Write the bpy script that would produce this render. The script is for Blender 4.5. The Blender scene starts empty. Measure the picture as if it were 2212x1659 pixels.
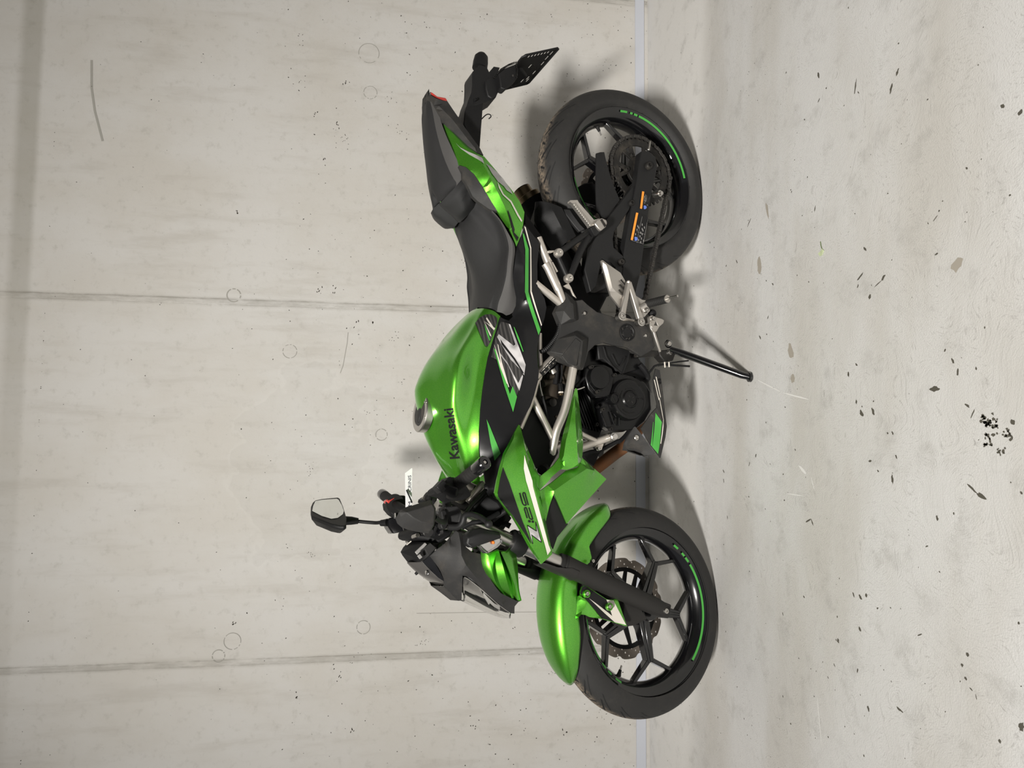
import bpy, bmesh, math, random
import numpy as np
from mathutils import Vector, Matrix, Euler
from mathutils.bvhtree import BVHTree
from mathutils.geometry import delaunay_2d_cdt
random.seed(7)
SC = bpy.context.scene
COL = SC.collection

# ---------------------------------------------------------------- camera (a phone held sideways: rolled a quarter turn)
CAM_H = .9333
RIGHT = Vector((.999832, .002523, .018160)); DOWN = Vector((.018334, -.137564, -.990323)); FWD = Vector((0, .990490, -.137587))
cam = bpy.data.cameras.new('camera'); cam.sensor_width = 36; cam.sensor_fit = 'HORIZONTAL'
cam.lens = 1430.75 / 2212 * 36; cam.clip_start = .05
co = bpy.data.objects.new('camera', cam); COL.objects.link(co)
mw = Matrix((DOWN, RIGHT, -FWD)).transposed().to_4x4(); mw.translation = (0, 0, CAM_H)
co.matrix_world = mw
SC.camera = co
SC.view_settings.view_transform = 'Standard'; SC.view_settings.look = 'None'
SC.view_settings.gamma = 1; SC.view_settings.use_curve_mapping = False
SC.view_settings.exposure = 0.0

# ---------------------------------------------------------------- light: ceiling lamp behind the photographer, weak ambient of the garage
wd = bpy.data.worlds.new('world'); SC.world = wd; wd.use_nodes = True
wd.node_tree.nodes['Background'].inputs[0].default_value = (.95, .97, 1, 1)
wd.node_tree.nodes['Background'].inputs[1].default_value = .20
def area(name, loc, target, sx, sy, power, col=(1, .965, .91)):
    l = bpy.data.lights.new(name, 'AREA'); l.shape = 'RECTANGLE'; l.size = sx; l.size_y = sy; l.energy = power; l.color = col
    o = bpy.data.objects.new(name, l); COL.objects.link(o); o.location = loc
    d = Vector(target) - Vector(loc); o.rotation_euler = d.to_track_quat('-Z', 'Y').to_euler()
    return o
lamp = area('ceiling_light', (-1.10, -2.20, 3.10), (.62, 2.35, 0), .55, .40, 80)
lamp.data.spread = math.radians(80)

# ---------------------------------------------------------------- material helpers
def new_mat(name):
    m = bpy.data.materials.new(name); m.use_nodes = True
    nt = m.node_tree; b = nt.nodes['Principled BSDF']
    return m, nt, b
class NT:
    """short-hand for building shader graphs"""
    def __init__(s, nt): s.nt = nt
    def n(s, t, **k):
        x = s.nt.nodes.new(t)
        for a, v in k.items(): setattr(x, a, v)
        return x
    def link(s, a, b): s.nt.links.new(a, b)
    def val(s, sock, v):
        if isinstance(v, (int, float)): sock.default_value = v
        elif isinstance(v, tuple): sock.default_value = v
        else: s.link(v, sock)
    def m(s, op, a, b=None, c=None, clamp=False):
        x = s.n('ShaderNodeMath', operation=op); x.use_clamp = clamp
        s.val(x.inputs[0], a)
        if b is not None: s.val(x.inputs[1], b)
        if c is not None: s.val(x.inputs[2], c)
        return x.outputs[0]
    def ramp(s, v, a, b, lo=0., hi=1.):
        x = s.n('ShaderNodeMapRange'); x.interpolation_type = 'SMOOTHSTEP'
        s.val(x.inputs[0], v); x.inputs[1].default_value = a; x.inputs[2].default_value = b
        x.inputs[3].default_value = lo; x.inputs[4].default_value = hi
        return x.outputs[0]
    def mix(s, f, a, b):
        x = s.n('ShaderNodeMix', data_type='RGBA')
        s.val(x.inputs[0], f); s.val(x.inputs[6], a); s.val(x.inputs[7], b)
        return x.outputs[2]
    def noise(s, vec, scale, detail=4, rough=.55, out='Fac'):
        x = s.n('ShaderNodeTexNoise'); s.link(vec, x.inputs['Vector'])
        x.inputs['Scale'].default_value = scale; x.inputs['Detail'].default_value = detail; x.inputs['Roughness'].default_value = rough
        return x.outputs[out]
    def scale(s, vec, v):
        x = s.n('ShaderNodeVectorMath', operation='MULTIPLY'); s.link(vec, x.inputs[0]); x.inputs[1].default_value = v
        return x.outputs[0]
    def bump(s, h, strength, dist):
        x = s.n('ShaderNodeBump'); s.link(h, x.inputs['Height']); x.inputs['Strength'].default_value = strength; x.inputs['Distance'].default_value = dist
        return x.outputs[0]
def rgb(r, g, b):
    f = lambda c: ((c / 255 + .055) / 1.055) ** 2.4 if c > 10 else c / 255 / 12.92
    return (f(r), f(g), f(b), 1)
def plain(name, c, rough=.5, metal=0., coat=0., grain=0., gscale=900, coatr=.06, spec=.32, dirt=0.):
    m, nt, b = new_mat(name); t = NT(nt)
    b.inputs['Base Color'].default_value = c; b.inputs['Roughness'].default_value = rough; b.inputs['Metallic'].default_value = metal
    b.inputs['Coat Weight'].default_value = coat; b.inputs['Coat Roughness'].default_value = coatr; b.inputs['Specular IOR Level'].default_value = spec
    tc = t.n('ShaderNodeTexCoord').outputs['Object']
    if grain:
        t.link(t.bump(t.noise(tc, gscale, 2), grain, .001), b.inputs['Normal'])
    if dirt:
        f = t.ramp(t.noise(tc, 22, 6, .65), .45, .75, 0, dirt)
        t.link(t.mix(f, c, (.11, .095, .075, 1)), b.inputs['Base Color'])
    return m
def paint(name, c, flake):
    m, nt, b = new_mat(name); t = NT(nt)
    tc = t.n('ShaderNodeTexCoord').outputs['Object']
    t.link(t.mix(t.ramp(t.noise(tc, 1400, 1), .35, .7), c, flake), b.inputs['Base Color'])
    b.inputs['Metallic'].default_value = .88; b.inputs['Roughness'].default_value = .37
    b.inputs['Coat Weight'].default_value = 1; b.inputs['Coat Roughness'].default_value = .04
    return m
GREEN = paint('candy_green', (.075, .40, .028, 1), (.19, .60, .050, 1))
BLACK = plain('black_plastic', (0.007, 0.007, 0.00735, 1), .55, grain=.35)
GREY = plain('grey_plastic', (0.0255, 0.02499, 0.02448, 1), .6, grain=.5, dirt=.25)
DARK = plain('dark_plastic', (0.0105, 0.0105, 0.01088, 1), .5, grain=.35)
SATIN = plain('satin_black', (0.0084, 0.0084, 0.0091, 1), .36, coat=.15, coatr=.2, spec=.25)
GLOSS = plain('gloss_black', (0.004, 0.004, 0.0048, 1), .22, coat=1, coatr=.08)
ENGINE = plain('engine_black', (0.00385, 0.00385, 0.004125, 1), .33, coat=.25, coatr=.12, spec=.22)
DEEP = plain('deep_black', (0.0036, 0.0036, 0.0042, 1), .7)
VINYL = plain('seat_vinyl', (0.018, 0.018, 0.0186, 1), .5, grain=.8, gscale=1400)
VINYLG = plain('grey_seat_vinyl', (0.0612, 0.05904, 0.0576, 1), .55, grain=.6, gscale=1400)
RUBBER = plain('rubber', (0.0121, 0.01155, 0.011, 1), .7, grain=.4)
FORKB = plain('fork_black', (0.0192, 0.018, 0.0168, 1), .55, grain=.15)
SILVER = plain('silver_frame', (.62, .575, .52, 1), .36, metal=.75)
ALU = plain('cast_aluminium', (.52, .49, .45, 1), .40, metal=.85)
STEEL = plain('steel', (.58, .56, .53, 1), .3, metal=1)
CHROME = plain('chrome', (.80, .79, .78, 1), .12, metal=1)
DISC = plain('disc_steel', (.27, .235, .205, 1), .42, metal=.85)
BRASS = plain('heat_tinted_steel', (.20, .15, .09, 1), .35, metal=.9)
RUST = plain('rusty_header', (.20, .085, .035, 1), .6, metal=.4, dirt=.5)
CHAINM = plain('chain_steel', (0.07, 0.0665, 0.063, 1), .5, metal=.8, dirt=.3)
GRIMY = plain('grimy_black', (0.01248, 0.01152, 0.01056, 1), .55, dirt=.35)
CARB = plain('carburettor_alloy', (0.0495, 0.0396, 0.0297, 1), .55, metal=.4, dirt=.3)
WHITE = plain('white_decal', rgb(206, 200, 190), .4)
LGREEN = plain('green_decal', (.058, .31, .050, 1), .4)
LGREY = plain('grey_decal', rgb(150, 148, 146), .4)
BDECAL = plain('black_decal', (0.008, 0.008, 0.0085, 1), .45)
ORANGE = plain('orange_decal', (.85, .30, .04, 1), .5)
BLUE = plain('blue_decal', (.09, .15, .45, 1), .5)
RED = plain('red_plastic', (.55, .05, .04, 1), .3, coat=.5)
PAPER = plain('white_card', rgb(236, 234, 236), .5)
INK = plain('navy_ink', (.01, .01, .03, 1), .5)
MIRROR = plain('mirror_glass', (.86, .88, .86, 1), .04, metal=1)
REFLECT = plain('reflector', (.62, .61, .60, 1), .22, metal=.9)
AMBER = plain('amber_bulb', (.9, .22, .03, 1), .3)
def stripes():
    m, nt, b = new_mat('pinstripe_carbon'); t = NT(nt)
    s = t.n('ShaderNodeSeparateXYZ'); t.link(t.n('ShaderNodeTexCoord').outputs['Object'], s.inputs[0])
    w = t.m('FRACT', t.m('MULTIPLY', t.m('ADD', s.outputs['Z'], t.m('MULTIPLY', s.outputs['X'], .06)), 105.))
    t.link(t.mix(t.ramp(w, .5, .62), (.022, .021, .021, 1), (.055, .052, .050, 1)), b.inputs['Base Color'])
    b.inputs['Roughness'].default_value = .45
    return m
STRIPE = stripes()
def silver_fade():
    m, nt, b = new_mat('brushed_silver_decal'); t = NT(nt)
    tc = t.n('ShaderNodeTexCoord').outputs['Object']
    t.link(t.mix(t.ramp(t.noise(tc, 30, 1), .35, .65), (.36, .35, .35, 1), (.72, .70, .70, 1)), b.inputs['Base Color'])
    b.inputs['Roughness'].default_value = .35; b.inputs['Metallic'].default_value = .3
    return m
SILVERD = silver_fade()
def glass(name, c, rough=.03, tr=1.):
    m, nt, b = new_mat(name)
    b.inputs['Base Color'].default_value = c; b.inputs['Roughness'].default_value = rough
    b.inputs['Transmission Weight'].default_value = tr; b.inputs['IOR'].default_value = 1.3
    return m
LENS = glass('clear_lens', (.95, .95, .94, 1))
SMOKE = glass('smoked_screen', (.10, .095, .09, 1), .08, .35)
def tyre_mat(name, n, dustc):
    m, nt, b = new_mat(name); t = NT(nt)
    uvn = t.n('ShaderNodeUVMap'); s = t.n('ShaderNodeSeparateXYZ'); t.link(uvn.outputs[0], s.inputs[0])
    U, Vv = s.outputs[0], s.outputs[1]
    av = t.m('ABSOLUTE', Vv)
    tc = t.n('ShaderNodeTexCoord').outputs['Object']
    grooves = None
    for ph, k, lo, hi, w in ((0., -1.2, .10, .62, .055), (.5, -1.7, .40, .80, .05), (.30, .9, .03, .30, .05)):
        side = t.m('MULTIPLY', t.m('GREATER_THAN', Vv, 0), .37)
        p = t.m('FRACT', t.m('ADD', t.m('ADD', t.m('MULTIPLY', U, n), t.m('MULTIPLY', t.m('POWER', av, 1.6), k)), t.m('ADD', side, ph)))
        g = t.m('MULTIPLY', t.m('LESS_THAN', t.m('ABSOLUTE', t.m('SUBTRACT', p, .5)), w), t.m('MULTIPLY', t.m('GREATER_THAN', av, lo), t.m('LESS_THAN', av, hi)))
        grooves = g if grooves is None else t.m('MAXIMUM', grooves, g)
    dust = t.m('MULTIPLY', t.ramp(av, .04, .52, 1, 0), t.ramp(t.noise(tc, 90, 6, .75), .36, .60, .0, 1.))
    dust2 = t.m('MULTIPLY', t.ramp(t.noise(tc, 30, 6, .7), .45, .75), .25)
    c = t.mix(dust2, (.0165, .016, .0155, 1), (.045, .040, .034, 1))
    c = t.mix(t.m('MULTIPLY', dust, .62), c, dustc)
    c = t.mix(grooves, c, (.004, .004, .004, 1))
    t.link(c, b.inputs['Base Color']); b.inputs['Roughness'].default_value = .72
    h = t.m('SUBTRACT', t.m('MULTIPLY', t.noise(tc, 500, 2), .12), grooves)
    t.link(t.bump(h, .6, .003), b.inputs['Normal'])
    return m
TYRE = tyre_mat('tyre_rubber', 24., (.30, .235, .17, 1))

# ---------------------------------------------------------------- mesh helpers
def cr(P, n, closed=False):
    """Catmull-Rom through P, n samples evenly by length"""
    P = [np.array(p, float) for p in P]
    if len(P) < 3: Q = [P[0] + (P[-1] - P[0]) * t for t in np.linspace(0, 1, 24)]
    else:
        E = [2 * P[0] - P[1]] + P + [2 * P[-1] - P[-2]]; Q = []
        for i in range(1, len(E) - 2):
            a, b, c, d = E[i - 1:i + 3]
            for t in np.linspace(0, 1, 12, endpoint=False):
                Q.append(.5 * (2 * b + (c - a) * t + (2 * a - 5 * b + 4 * c - d) * t * t + (3 * b - a - 3 * c + d) * t ** 3))
        Q.append(P[-1])
    Q = np.array(Q); L = np.concatenate([[0], np.cumsum(np.linalg.norm(np.diff(Q, axis=0), axis=1))])
    s = np.linspace(0, L[-1], n)
    return np.stack([np.interp(s, L, Q[:, k]) for k in range(3)], 1)
def mir(P): return [(p[0], -p[1], p[2]) for p in P]
SURF = {}
class MB:
    def __init__(s): s.v = []; s.f = []
    def add(s, V, F):
        o = len(s.v); s.v += [tuple(map(float, p)) for p in V]; s.f += [tuple(i + o for i in f) for f in F]; return s
    def tube(s, path, r, n=10, sm=0, closed=False):
        P = [Vector(p) for p in (cr(path, sm) if sm else path)]
        R = [r] * len(P) if isinstance(r, (int, float)) else [float(np.interp(i / (len(P) - 1), np.linspace(0, 1, len(r)), r)) for i in range(len(P))]
        T = []
        for i in range(len(P)):
            a = P[i - 1] if (i > 0 or closed) else P[i]; b = P[(i + 1) % len(P)] if (i < len(P) - 1 or closed) else P[i]
            T.append((b - a).normalized())
        u = T[0].orthogonal().normalized(); V = []
        for i, p in enumerate(P):
            u = (u - T[i] * u.dot(T[i])).normalized(); w = T[i].cross(u)
            V += [p + (u * math.cos(a) + w * math.sin(a)) * R[i] for a in [2 * math.pi * k / n for k in range(n)]]
        F = []
        for i in range(len(P) if closed else len(P) - 1):
            j = (i + 1) % len(P)
            F += [(i * n + k, i * n + (k + 1) % n, j * n + (k + 1) % n, j * n + k) for k in range(n)]
        if not closed: F += [tuple(range(n))[::-1], tuple((len(P) - 1) * n + k for k in range(n))]
        return s.add(V, F)
    def cyl(s, p0, p1, r0, r1=None, n=20): return s.tube([p0, p1], [r0, r0 if r1 is None else r1], n)
    def lathe(s, prof, c, axis=(0, 1, 0), n=32, cap=True):
        ax = Vector(axis).normalized(); u = Vector((1, 0, 0)) if abs(ax.x) < .5 else Vector((0, 0, 1)); u = (u - ax * u.dot(ax)).normalized(); w = ax.cross(u); c = Vector(c)
        V = [c + ax * h + (u * math.cos(2 * math.pi * k / n) + w * math.sin(2 * math.pi * k / n)) * max(r, 1e-5) for r, h in prof for k in range(n)]
        F = [(i * n + k, i * n + (k + 1) % n, (i + 1) * n + (k + 1) % n, (i + 1) * n + k) for i in range(len(prof) - 1) for k in range(n)]
        if cap: F += [tuple(range(n))[::-1], tuple((len(prof) - 1) * n + k for k in range(n))]
        return s.add(V, F)
    def slab(s, P, th, d=(0, -1, 0)):
        """polygon P (front face) extruded by th along d"""
        n = len(P); d = Vector(d) * th; P = [Vector(p) for p in P]
        V = P + [p + d for p in P]
        tri = [tuple(t) for t in _tri(P)]
        return s.add(V, tri + [tuple(i + n for i in t)[::-1] for t in tri] + [(i, (i + 1) % n, (i + 1) % n + n, i + n) for i in range(n)])
    def bar(s, p0, p1, w0, w1, t0, t1, up=(0, 1, 0)):
        p0, p1, up = Vector(p0), Vector(p1), Vector(up).normalized(); d = (p1 - p0).normalized(); w = d.cross(up).normalized()
        V = []
        for p, ww, tt in ((p0, w0, t0), (p1, w1, t1)):
            V += [p + w * ww / 2 + up * tt / 2, p - w * ww / 2 + up * tt / 2, p - w * ww / 2 - up * tt / 2, p + w * ww / 2 - up * tt / 2]
        return s.add(V, [(3, 2, 1, 0), (4, 5, 6, 7)] + [(i, (i + 1) % 4, (i + 1) % 4 + 4, i + 4) for i in range(4)])
    def net(s, curves, nu=28, nv=5, cap=True, sym=False, flat=False):
        """smooth skin through longitudinal curves; sym: the last curve lies on the centre plane and the rest is mirrored"""
        C = [cr(c, nu) for c in curves]
        if sym: C = C + [c * np.array([1, -1, 1]) for c in C[-2::-1]]
        C = np.array(C); m = (len(C) - 1) * nv + 1
        G = C if flat else np.stack([cr_even(C[:, i], nv) for i in range(nu)], 1)
        V = G.reshape(-1, 3); m = G.shape[0]
        F = [(i * nu + k, i * nu + k + 1, (i + 1) * nu + k + 1, (i + 1) * nu + k) for i in range(m - 1) for k in range(nu - 1)]
        if cap:
            for k in (0, nu - 1):
                o = len(V); V = np.vstack([V, V[[i * nu + k for i in range(m)]].mean(0)])
                F += [(i * nu + k, (i + 1) * nu + k, o) for i in range(m - 1)]
        return s.add(V, F)
    def patch(s, B, lines=(), th=.004, res=.014, side=1):
        """panel bounded by B, creased along lines; lateral position spreads smoothly from them"""
        B = _dense(B, res, True); lines = [_dense(L, res, False) for L in lines]
        pts = [tuple(p) for p in B]; nb = len(pts); E = [(i, (i + 1) % nb) for i in range(nb)]
        for L in lines:
            o = len(pts); pts += [tuple(p) for p in L]; E += [(o + i, o + i + 1) for i in range(len(L) - 1)]
        nfix = len(pts); b2 = [(p[0], p[2]) for p in B]
        xs = [p[0] for p in b2]; zs = [p[1] for p in b2]
        allseg = [((pts[a][0], pts[a][2]), (pts[b][0], pts[b][2])) for a, b in E]
        z = min(zs) + res / 2; row = 0
        while z < max(zs):
            x = min(xs) + (res / 2 if row % 2 else 0)
            while x < max(xs):
                if _inside(x, z, b2) and all(_dseg(x, z, a, b) > res * .45 for a, b in allseg): pts.append((x, None, z))
                x += res
            z += res * .87; row += 1
        vv, ee, ff, ov, oe, of = delaunay_2d_cdt([Vector((p[0], p[2])) for p in pts], E, [], 1, 1e-6)
        n = len(vv); y = np.full(n, np.nan)
        for i in range(n):
            k = [q for q in ov[i] if q < nfix]
            if k: y[i] = pts[k[0]][1]
        nb_ = [set() for _ in range(n)]
        for f in ff:
            for i in range(3): nb_[f[i]].add(f[(i + 1) % 3]); nb_[f[(i + 1) % 3]].add(f[i])
        free = [i for i in range(n) if np.isnan(y[i])]
        if free:
            ix = {v: k for k, v in enumerate(free)}; A = np.zeros((len(free), len(free))); r = np.zeros(len(free))
            for i in free:
                k = ix[i]; A[k, k] = max(len(nb_[i]), 1)
                for j in nb_[i]:
                    if j in ix: A[k, ix[j]] -= 1
                    else: r[k] += y[j]
            y[free] = np.linalg.solve(A + 1e-9 * np.eye(len(free)), r)
        V = [(vv[i].x, y[i], vv[i].y) for i in range(n)]
        F = [tuple(f) for f in ff]
        if th:
            cnt = {}
            for f in F:
                for i in range(3):
                    a, b = f[i], f[(i + 1) % 3]; cnt[(a, b)] = 1
            rim = [(a, b) for a, b in cnt if (b, a) not in cnt]
            V = V + [(p[0], p[1] - th * side, p[2]) for p in V]
            F = F + [tuple(i + n for i in f)[::-1] for f in F] + [(b, a, a + n, b + n) for a, b in rim]
        return s.add(V, F)
    def plate(s, loops, f, back):
        """flat plate: first loop outside, the others are holes; f maps (u, v) to a point, back is the thickness vector"""
        pts = []; E = []
        for L in loops:
            o = len(pts); pts += [Vector(p) for p in L]; E += [(o + i, o + (i + 1) % len(L)) for i in range(len(L))]
        vv, ee, ff, *_ = delaunay_2d_cdt(pts, E, [], 1, 1e-7)
        n = len(vv); bk = Vector(back); V = [Vector(f(p.x, p.y)) for p in vv]; F = [tuple(q) for q in ff]; cnt = {}
        bb = [(min(p[0] for p in L), max(p[0] for p in L), min(p[1] for p in L), max(p[1] for p in L), [tuple(p) for p in L]) for L in loops[1:]]
        def hole(q):
            x = sum(vv[i].x for i in q) / len(q); y = sum(vv[i].y for i in q) / len(q)
            return any(x0 < x < x1 and y0 < y < y1 and _inside(x, y, L) for x0, x1, y0, y1, L in bb)
        F = [q for q in F if not hole(q)]
        for q in F:
            for i in range(len(q)): cnt[(q[i], q[(i + 1) % len(q)])] = 1
        rim = [(a, b) for a, b in cnt if (b, a) not in cnt]
        return s.add(V + [p + bk for p in V], F + [tuple(i + n for i in q)[::-1] for q in F] + [(b, a, a + n, b + n) for a, b in rim])
    def hull(s, P):
        bm = bmesh.new(); vs = [bm.verts.new(p) for p in P]; r = bmesh.ops.convex_hull(bm, input=vs)
        bmesh.ops.delete(bm, geom=list({g for g in r['geom_unused'] + r['geom_interior'] if isinstance(g, bmesh.types.BMVert)}), context='VERTS')
        bmesh.ops.dissolve_limit(bm, angle_limit=.05, verts=bm.verts, edges=bm.edges)
        bm.verts.index_update(); s.add([v.co for v in bm.verts], [[v.index for v in f.verts] for f in bm.faces]); bm.free(); return s
    def ball(s, c, r, n=12, sq=(1, 1, 1)):
        V = []; F = []
        for i in range(n + 1):
            for k in range(2 * n):
                a = math.pi * i / n; b = math.pi * k / n
                V.append((c[0] + r * sq[0] * math.sin(a) * math.cos(b), c[1] + r * sq[1] * math.sin(a) * math.sin(b), c[2] + r * sq[2] * math.cos(a)))
        for i in range(n):
            for k in range(2 * n): F.append((i * 2 * n + k, i * 2 * n + (k + 1) % (2 * n), (i + 1) * 2 * n + (k + 1) % (2 * n), (i + 1) * 2 * n + k))
        return s.add(V, F)
    def build(s, name, mat, parent=None, xf=None, angle=35, bevel=0, uv=None, label=None):
        me = bpy.data.meshes.new(name); me.from_pydata(s.v, [], s.f); me.materials.append(mat)
        SURF_key = (list(s.v), [tuple(f) for f in s.f])
        if xf is not None: me.transform(xf)
        bm = bmesh.new(); bm.from_mesh(me)
        bmesh.ops.remove_doubles(bm, verts=bm.verts, dist=1e-5)
        bmesh.ops.recalc_face_normals(bm, faces=bm.faces); bm.to_mesh(me); bm.free()
        for p in me.polygons: p.use_smooth = True
        me.set_sharp_from_angle(angle=math.radians(angle))
        o = bpy.data.objects.new(name, me); COL.objects.link(o); o.parent = parent
        if bevel:
            b = o.modifiers.new('bevel', 'BEVEL'); b.width = bevel; b.segments = 2; b.limit_method = 'ANGLE'; b.angle_limit = math.radians(40)
        if label: o['label'] = label
        SURF[o.name] = SURF_key
        return o
def _dense(P, res, closed):
    P = [tuple(p) for p in P]; Q = []; n = len(P)
    for i in range(n if closed else n - 1):
        p, q = P[i], P[(i + 1) % n]; k = max(1, int(math.dist(p, q) / res))
        Q += [tuple(a + (b - a) * j / k for a, b in zip(p, q)) for j in range(k)]
    return Q if closed else Q + [P[-1]]
def cr_even(P, nv):
    P = [np.array(p, float) for p in P]; E = [2 * P[0] - P[1]] + P + [2 * P[-1] - P[-2]]; Q = []
    for i in range(1, len(E) - 2):
        a, b, c, d = E[i - 1:i + 3]
        for t in np.linspace(0, 1, nv, endpoint=False):
            Q.append(.5 * (2 * b + (c - a) * t + (2 * a - 5 * b + 4 * c - d) * t * t + (3 * b - a - 3 * c + d) * t ** 3))
    Q.append(P[-1]); return np.array(Q)
def _inside(x, y, poly):
    r = False; n = len(poly)
    for i in range(n):
        (x0, y0), (x1, y1) = poly[i], poly[(i + 1) % n]
        if (y0 > y) != (y1 > y) and x < (x1 - x0) * (y - y0) / (y1 - y0) + x0: r = not r
    return r
def _dseg(x, y, a, b):
    dx, dy = b[0] - a[0], b[1] - a[1]; L = dx * dx + dy * dy
    t = 0 if L == 0 else max(0, min(1, ((x - a[0]) * dx + (y - a[1]) * dy) / L))
    return math.hypot(x - a[0] - t * dx, y - a[1] - t * dy)
def _tri(P):
    from mathutils.geometry import tessellate_polygon
    return tessellate_polygon([[Vector(p) for p in P]])
def cast(V, targets, d, off):
    T = [BVHTree.FromPolygons([Vector(p) for p in SURF[t.name][0]], SURF[t.name][1]) for t in targets]
    d = Vector(d).normalized(); R = []; last = 0
    for p in V:
        p = Vector(p); best = None
        for t in T:
            h = t.ray_cast(p + d * .25, -d, .5)
            if h[0] is not None and (best is None or h[3] < best[1]): best = (h[0], h[3])
        if best is None: R.append(p + d * off)
        else: R.append(best[0] + d * off)
    return R
def decal(name, mat, B, targets, d=(.05, .87, .45), off=.0022, res=.005, parent=None, xf=None, holes=None):
    """printed graphic lying on the surface of targets"""
    t = MB(); t.patch(B, th=0, res=res)
    m = MB(); m.add(cast(t.v, targets, d, off), t.f)
    return m.build(name, mat, parent or targets[0], xf=xf)
def text_geo(s, bold=0., shear=0.):
    c = bpy.data.curves.new('lettering', 'FONT'); c.body = s; c.size = 1; c.offset = bold; c.shear = shear; c.resolution_u = 3; c.fill_mode = 'FRONT'
    o = bpy.data.objects.new('lettering', c); COL.objects.link(o)
    dg = bpy.context.evaluated_depsgraph_get(); me = bpy.data.meshes.new_from_object(o.evaluated_get(dg))
    bm = bmesh.new(); bm.from_mesh(me); bmesh.ops.triangulate(bm, faces=bm.faces)
    for _ in range(3): bmesh.ops.subdivide_edges(bm, edges=[e for e in bm.edges if e.calc_length() > .16], cuts=1); bmesh.ops.triangulate(bm, faces=bm.faces)
    bm.to_mesh(me); bm.free()
    V = [(v.co.x, v.co.y) for v in me.vertices]; F = [tuple(p.vertices) for p in me.polygons]
    bpy.data.objects.remove(o); bpy.data.meshes.remove(me)
    return V, F
def lettering(name, mat, s, p0, p1, h, up, targets, d=(.05, .87, .45), bold=.0, shear=0., parent=None, xf=None, off=.0016):
    """s written from p0 to p1 with letter height h, laid on targets"""
    V, F = text_geo(s, bold, shear); x0 = min(v[0] for v in V); x1 = max(v[0] for v in V); y0 = min(v[1] for v in V); y1 = max(v[1] for v in V)
    p0, p1, up = Vector(p0), Vector(p1), Vector(up).normalized()
    W = [p0 + (p1 - p0) * ((v[0] - x0) / (x1 - x0)) + up * h * ((v[1] - y0) / (y1 - y0)) for v in V]
    m = MB(); m.add(cast(W, targets, d, off) if targets else W, F)
    return m.build(name, mat, parent or targets[0], xf=xf)
def strokes(name, mat, S, w, targets, d=(.05, .87, .45), parent=None, xf=None, off=.0016):
    m = MB()
    for L in S:
        L = [Vector(p) for p in _dense(L, .006, False)]
        V = []
        for i, p in enumerate(L):
            a = L[max(i - 1, 0)]; b = L[min(i + 1, len(L) - 1)]; t = (b - a).normalized(); nn = t.cross(Vector(d)).normalized()
            V += [p + nn * w / 2, p - nn * w / 2]
        m.add(cast(V, targets, d, off), [(2 * i, 2 * i + 1, 2 * i + 3, 2 * i + 2) for i in range(len(L) - 1)])
    return m.build(name, mat, parent or targets[0], xf=xf)
def tag(o, label, cat, group=None):
    o['label'] = label; o['category'] = cat
    if group: o['group'] = group
def bolt(name, p, r, parent, mat=None, d=(0, 1, 0), h=.006, xf=None, hexhole=True):
    p = Vector(p); d = Vector(d).normalized()
    m = MB(); m.lathe([(r, -.004), (r, h * .5), (r * .8, h), (r * .42, h), (r * .40, h * .45)], p, d, 18)
    return m.build(name, mat or STEEL, parent, xf=xf)

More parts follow.
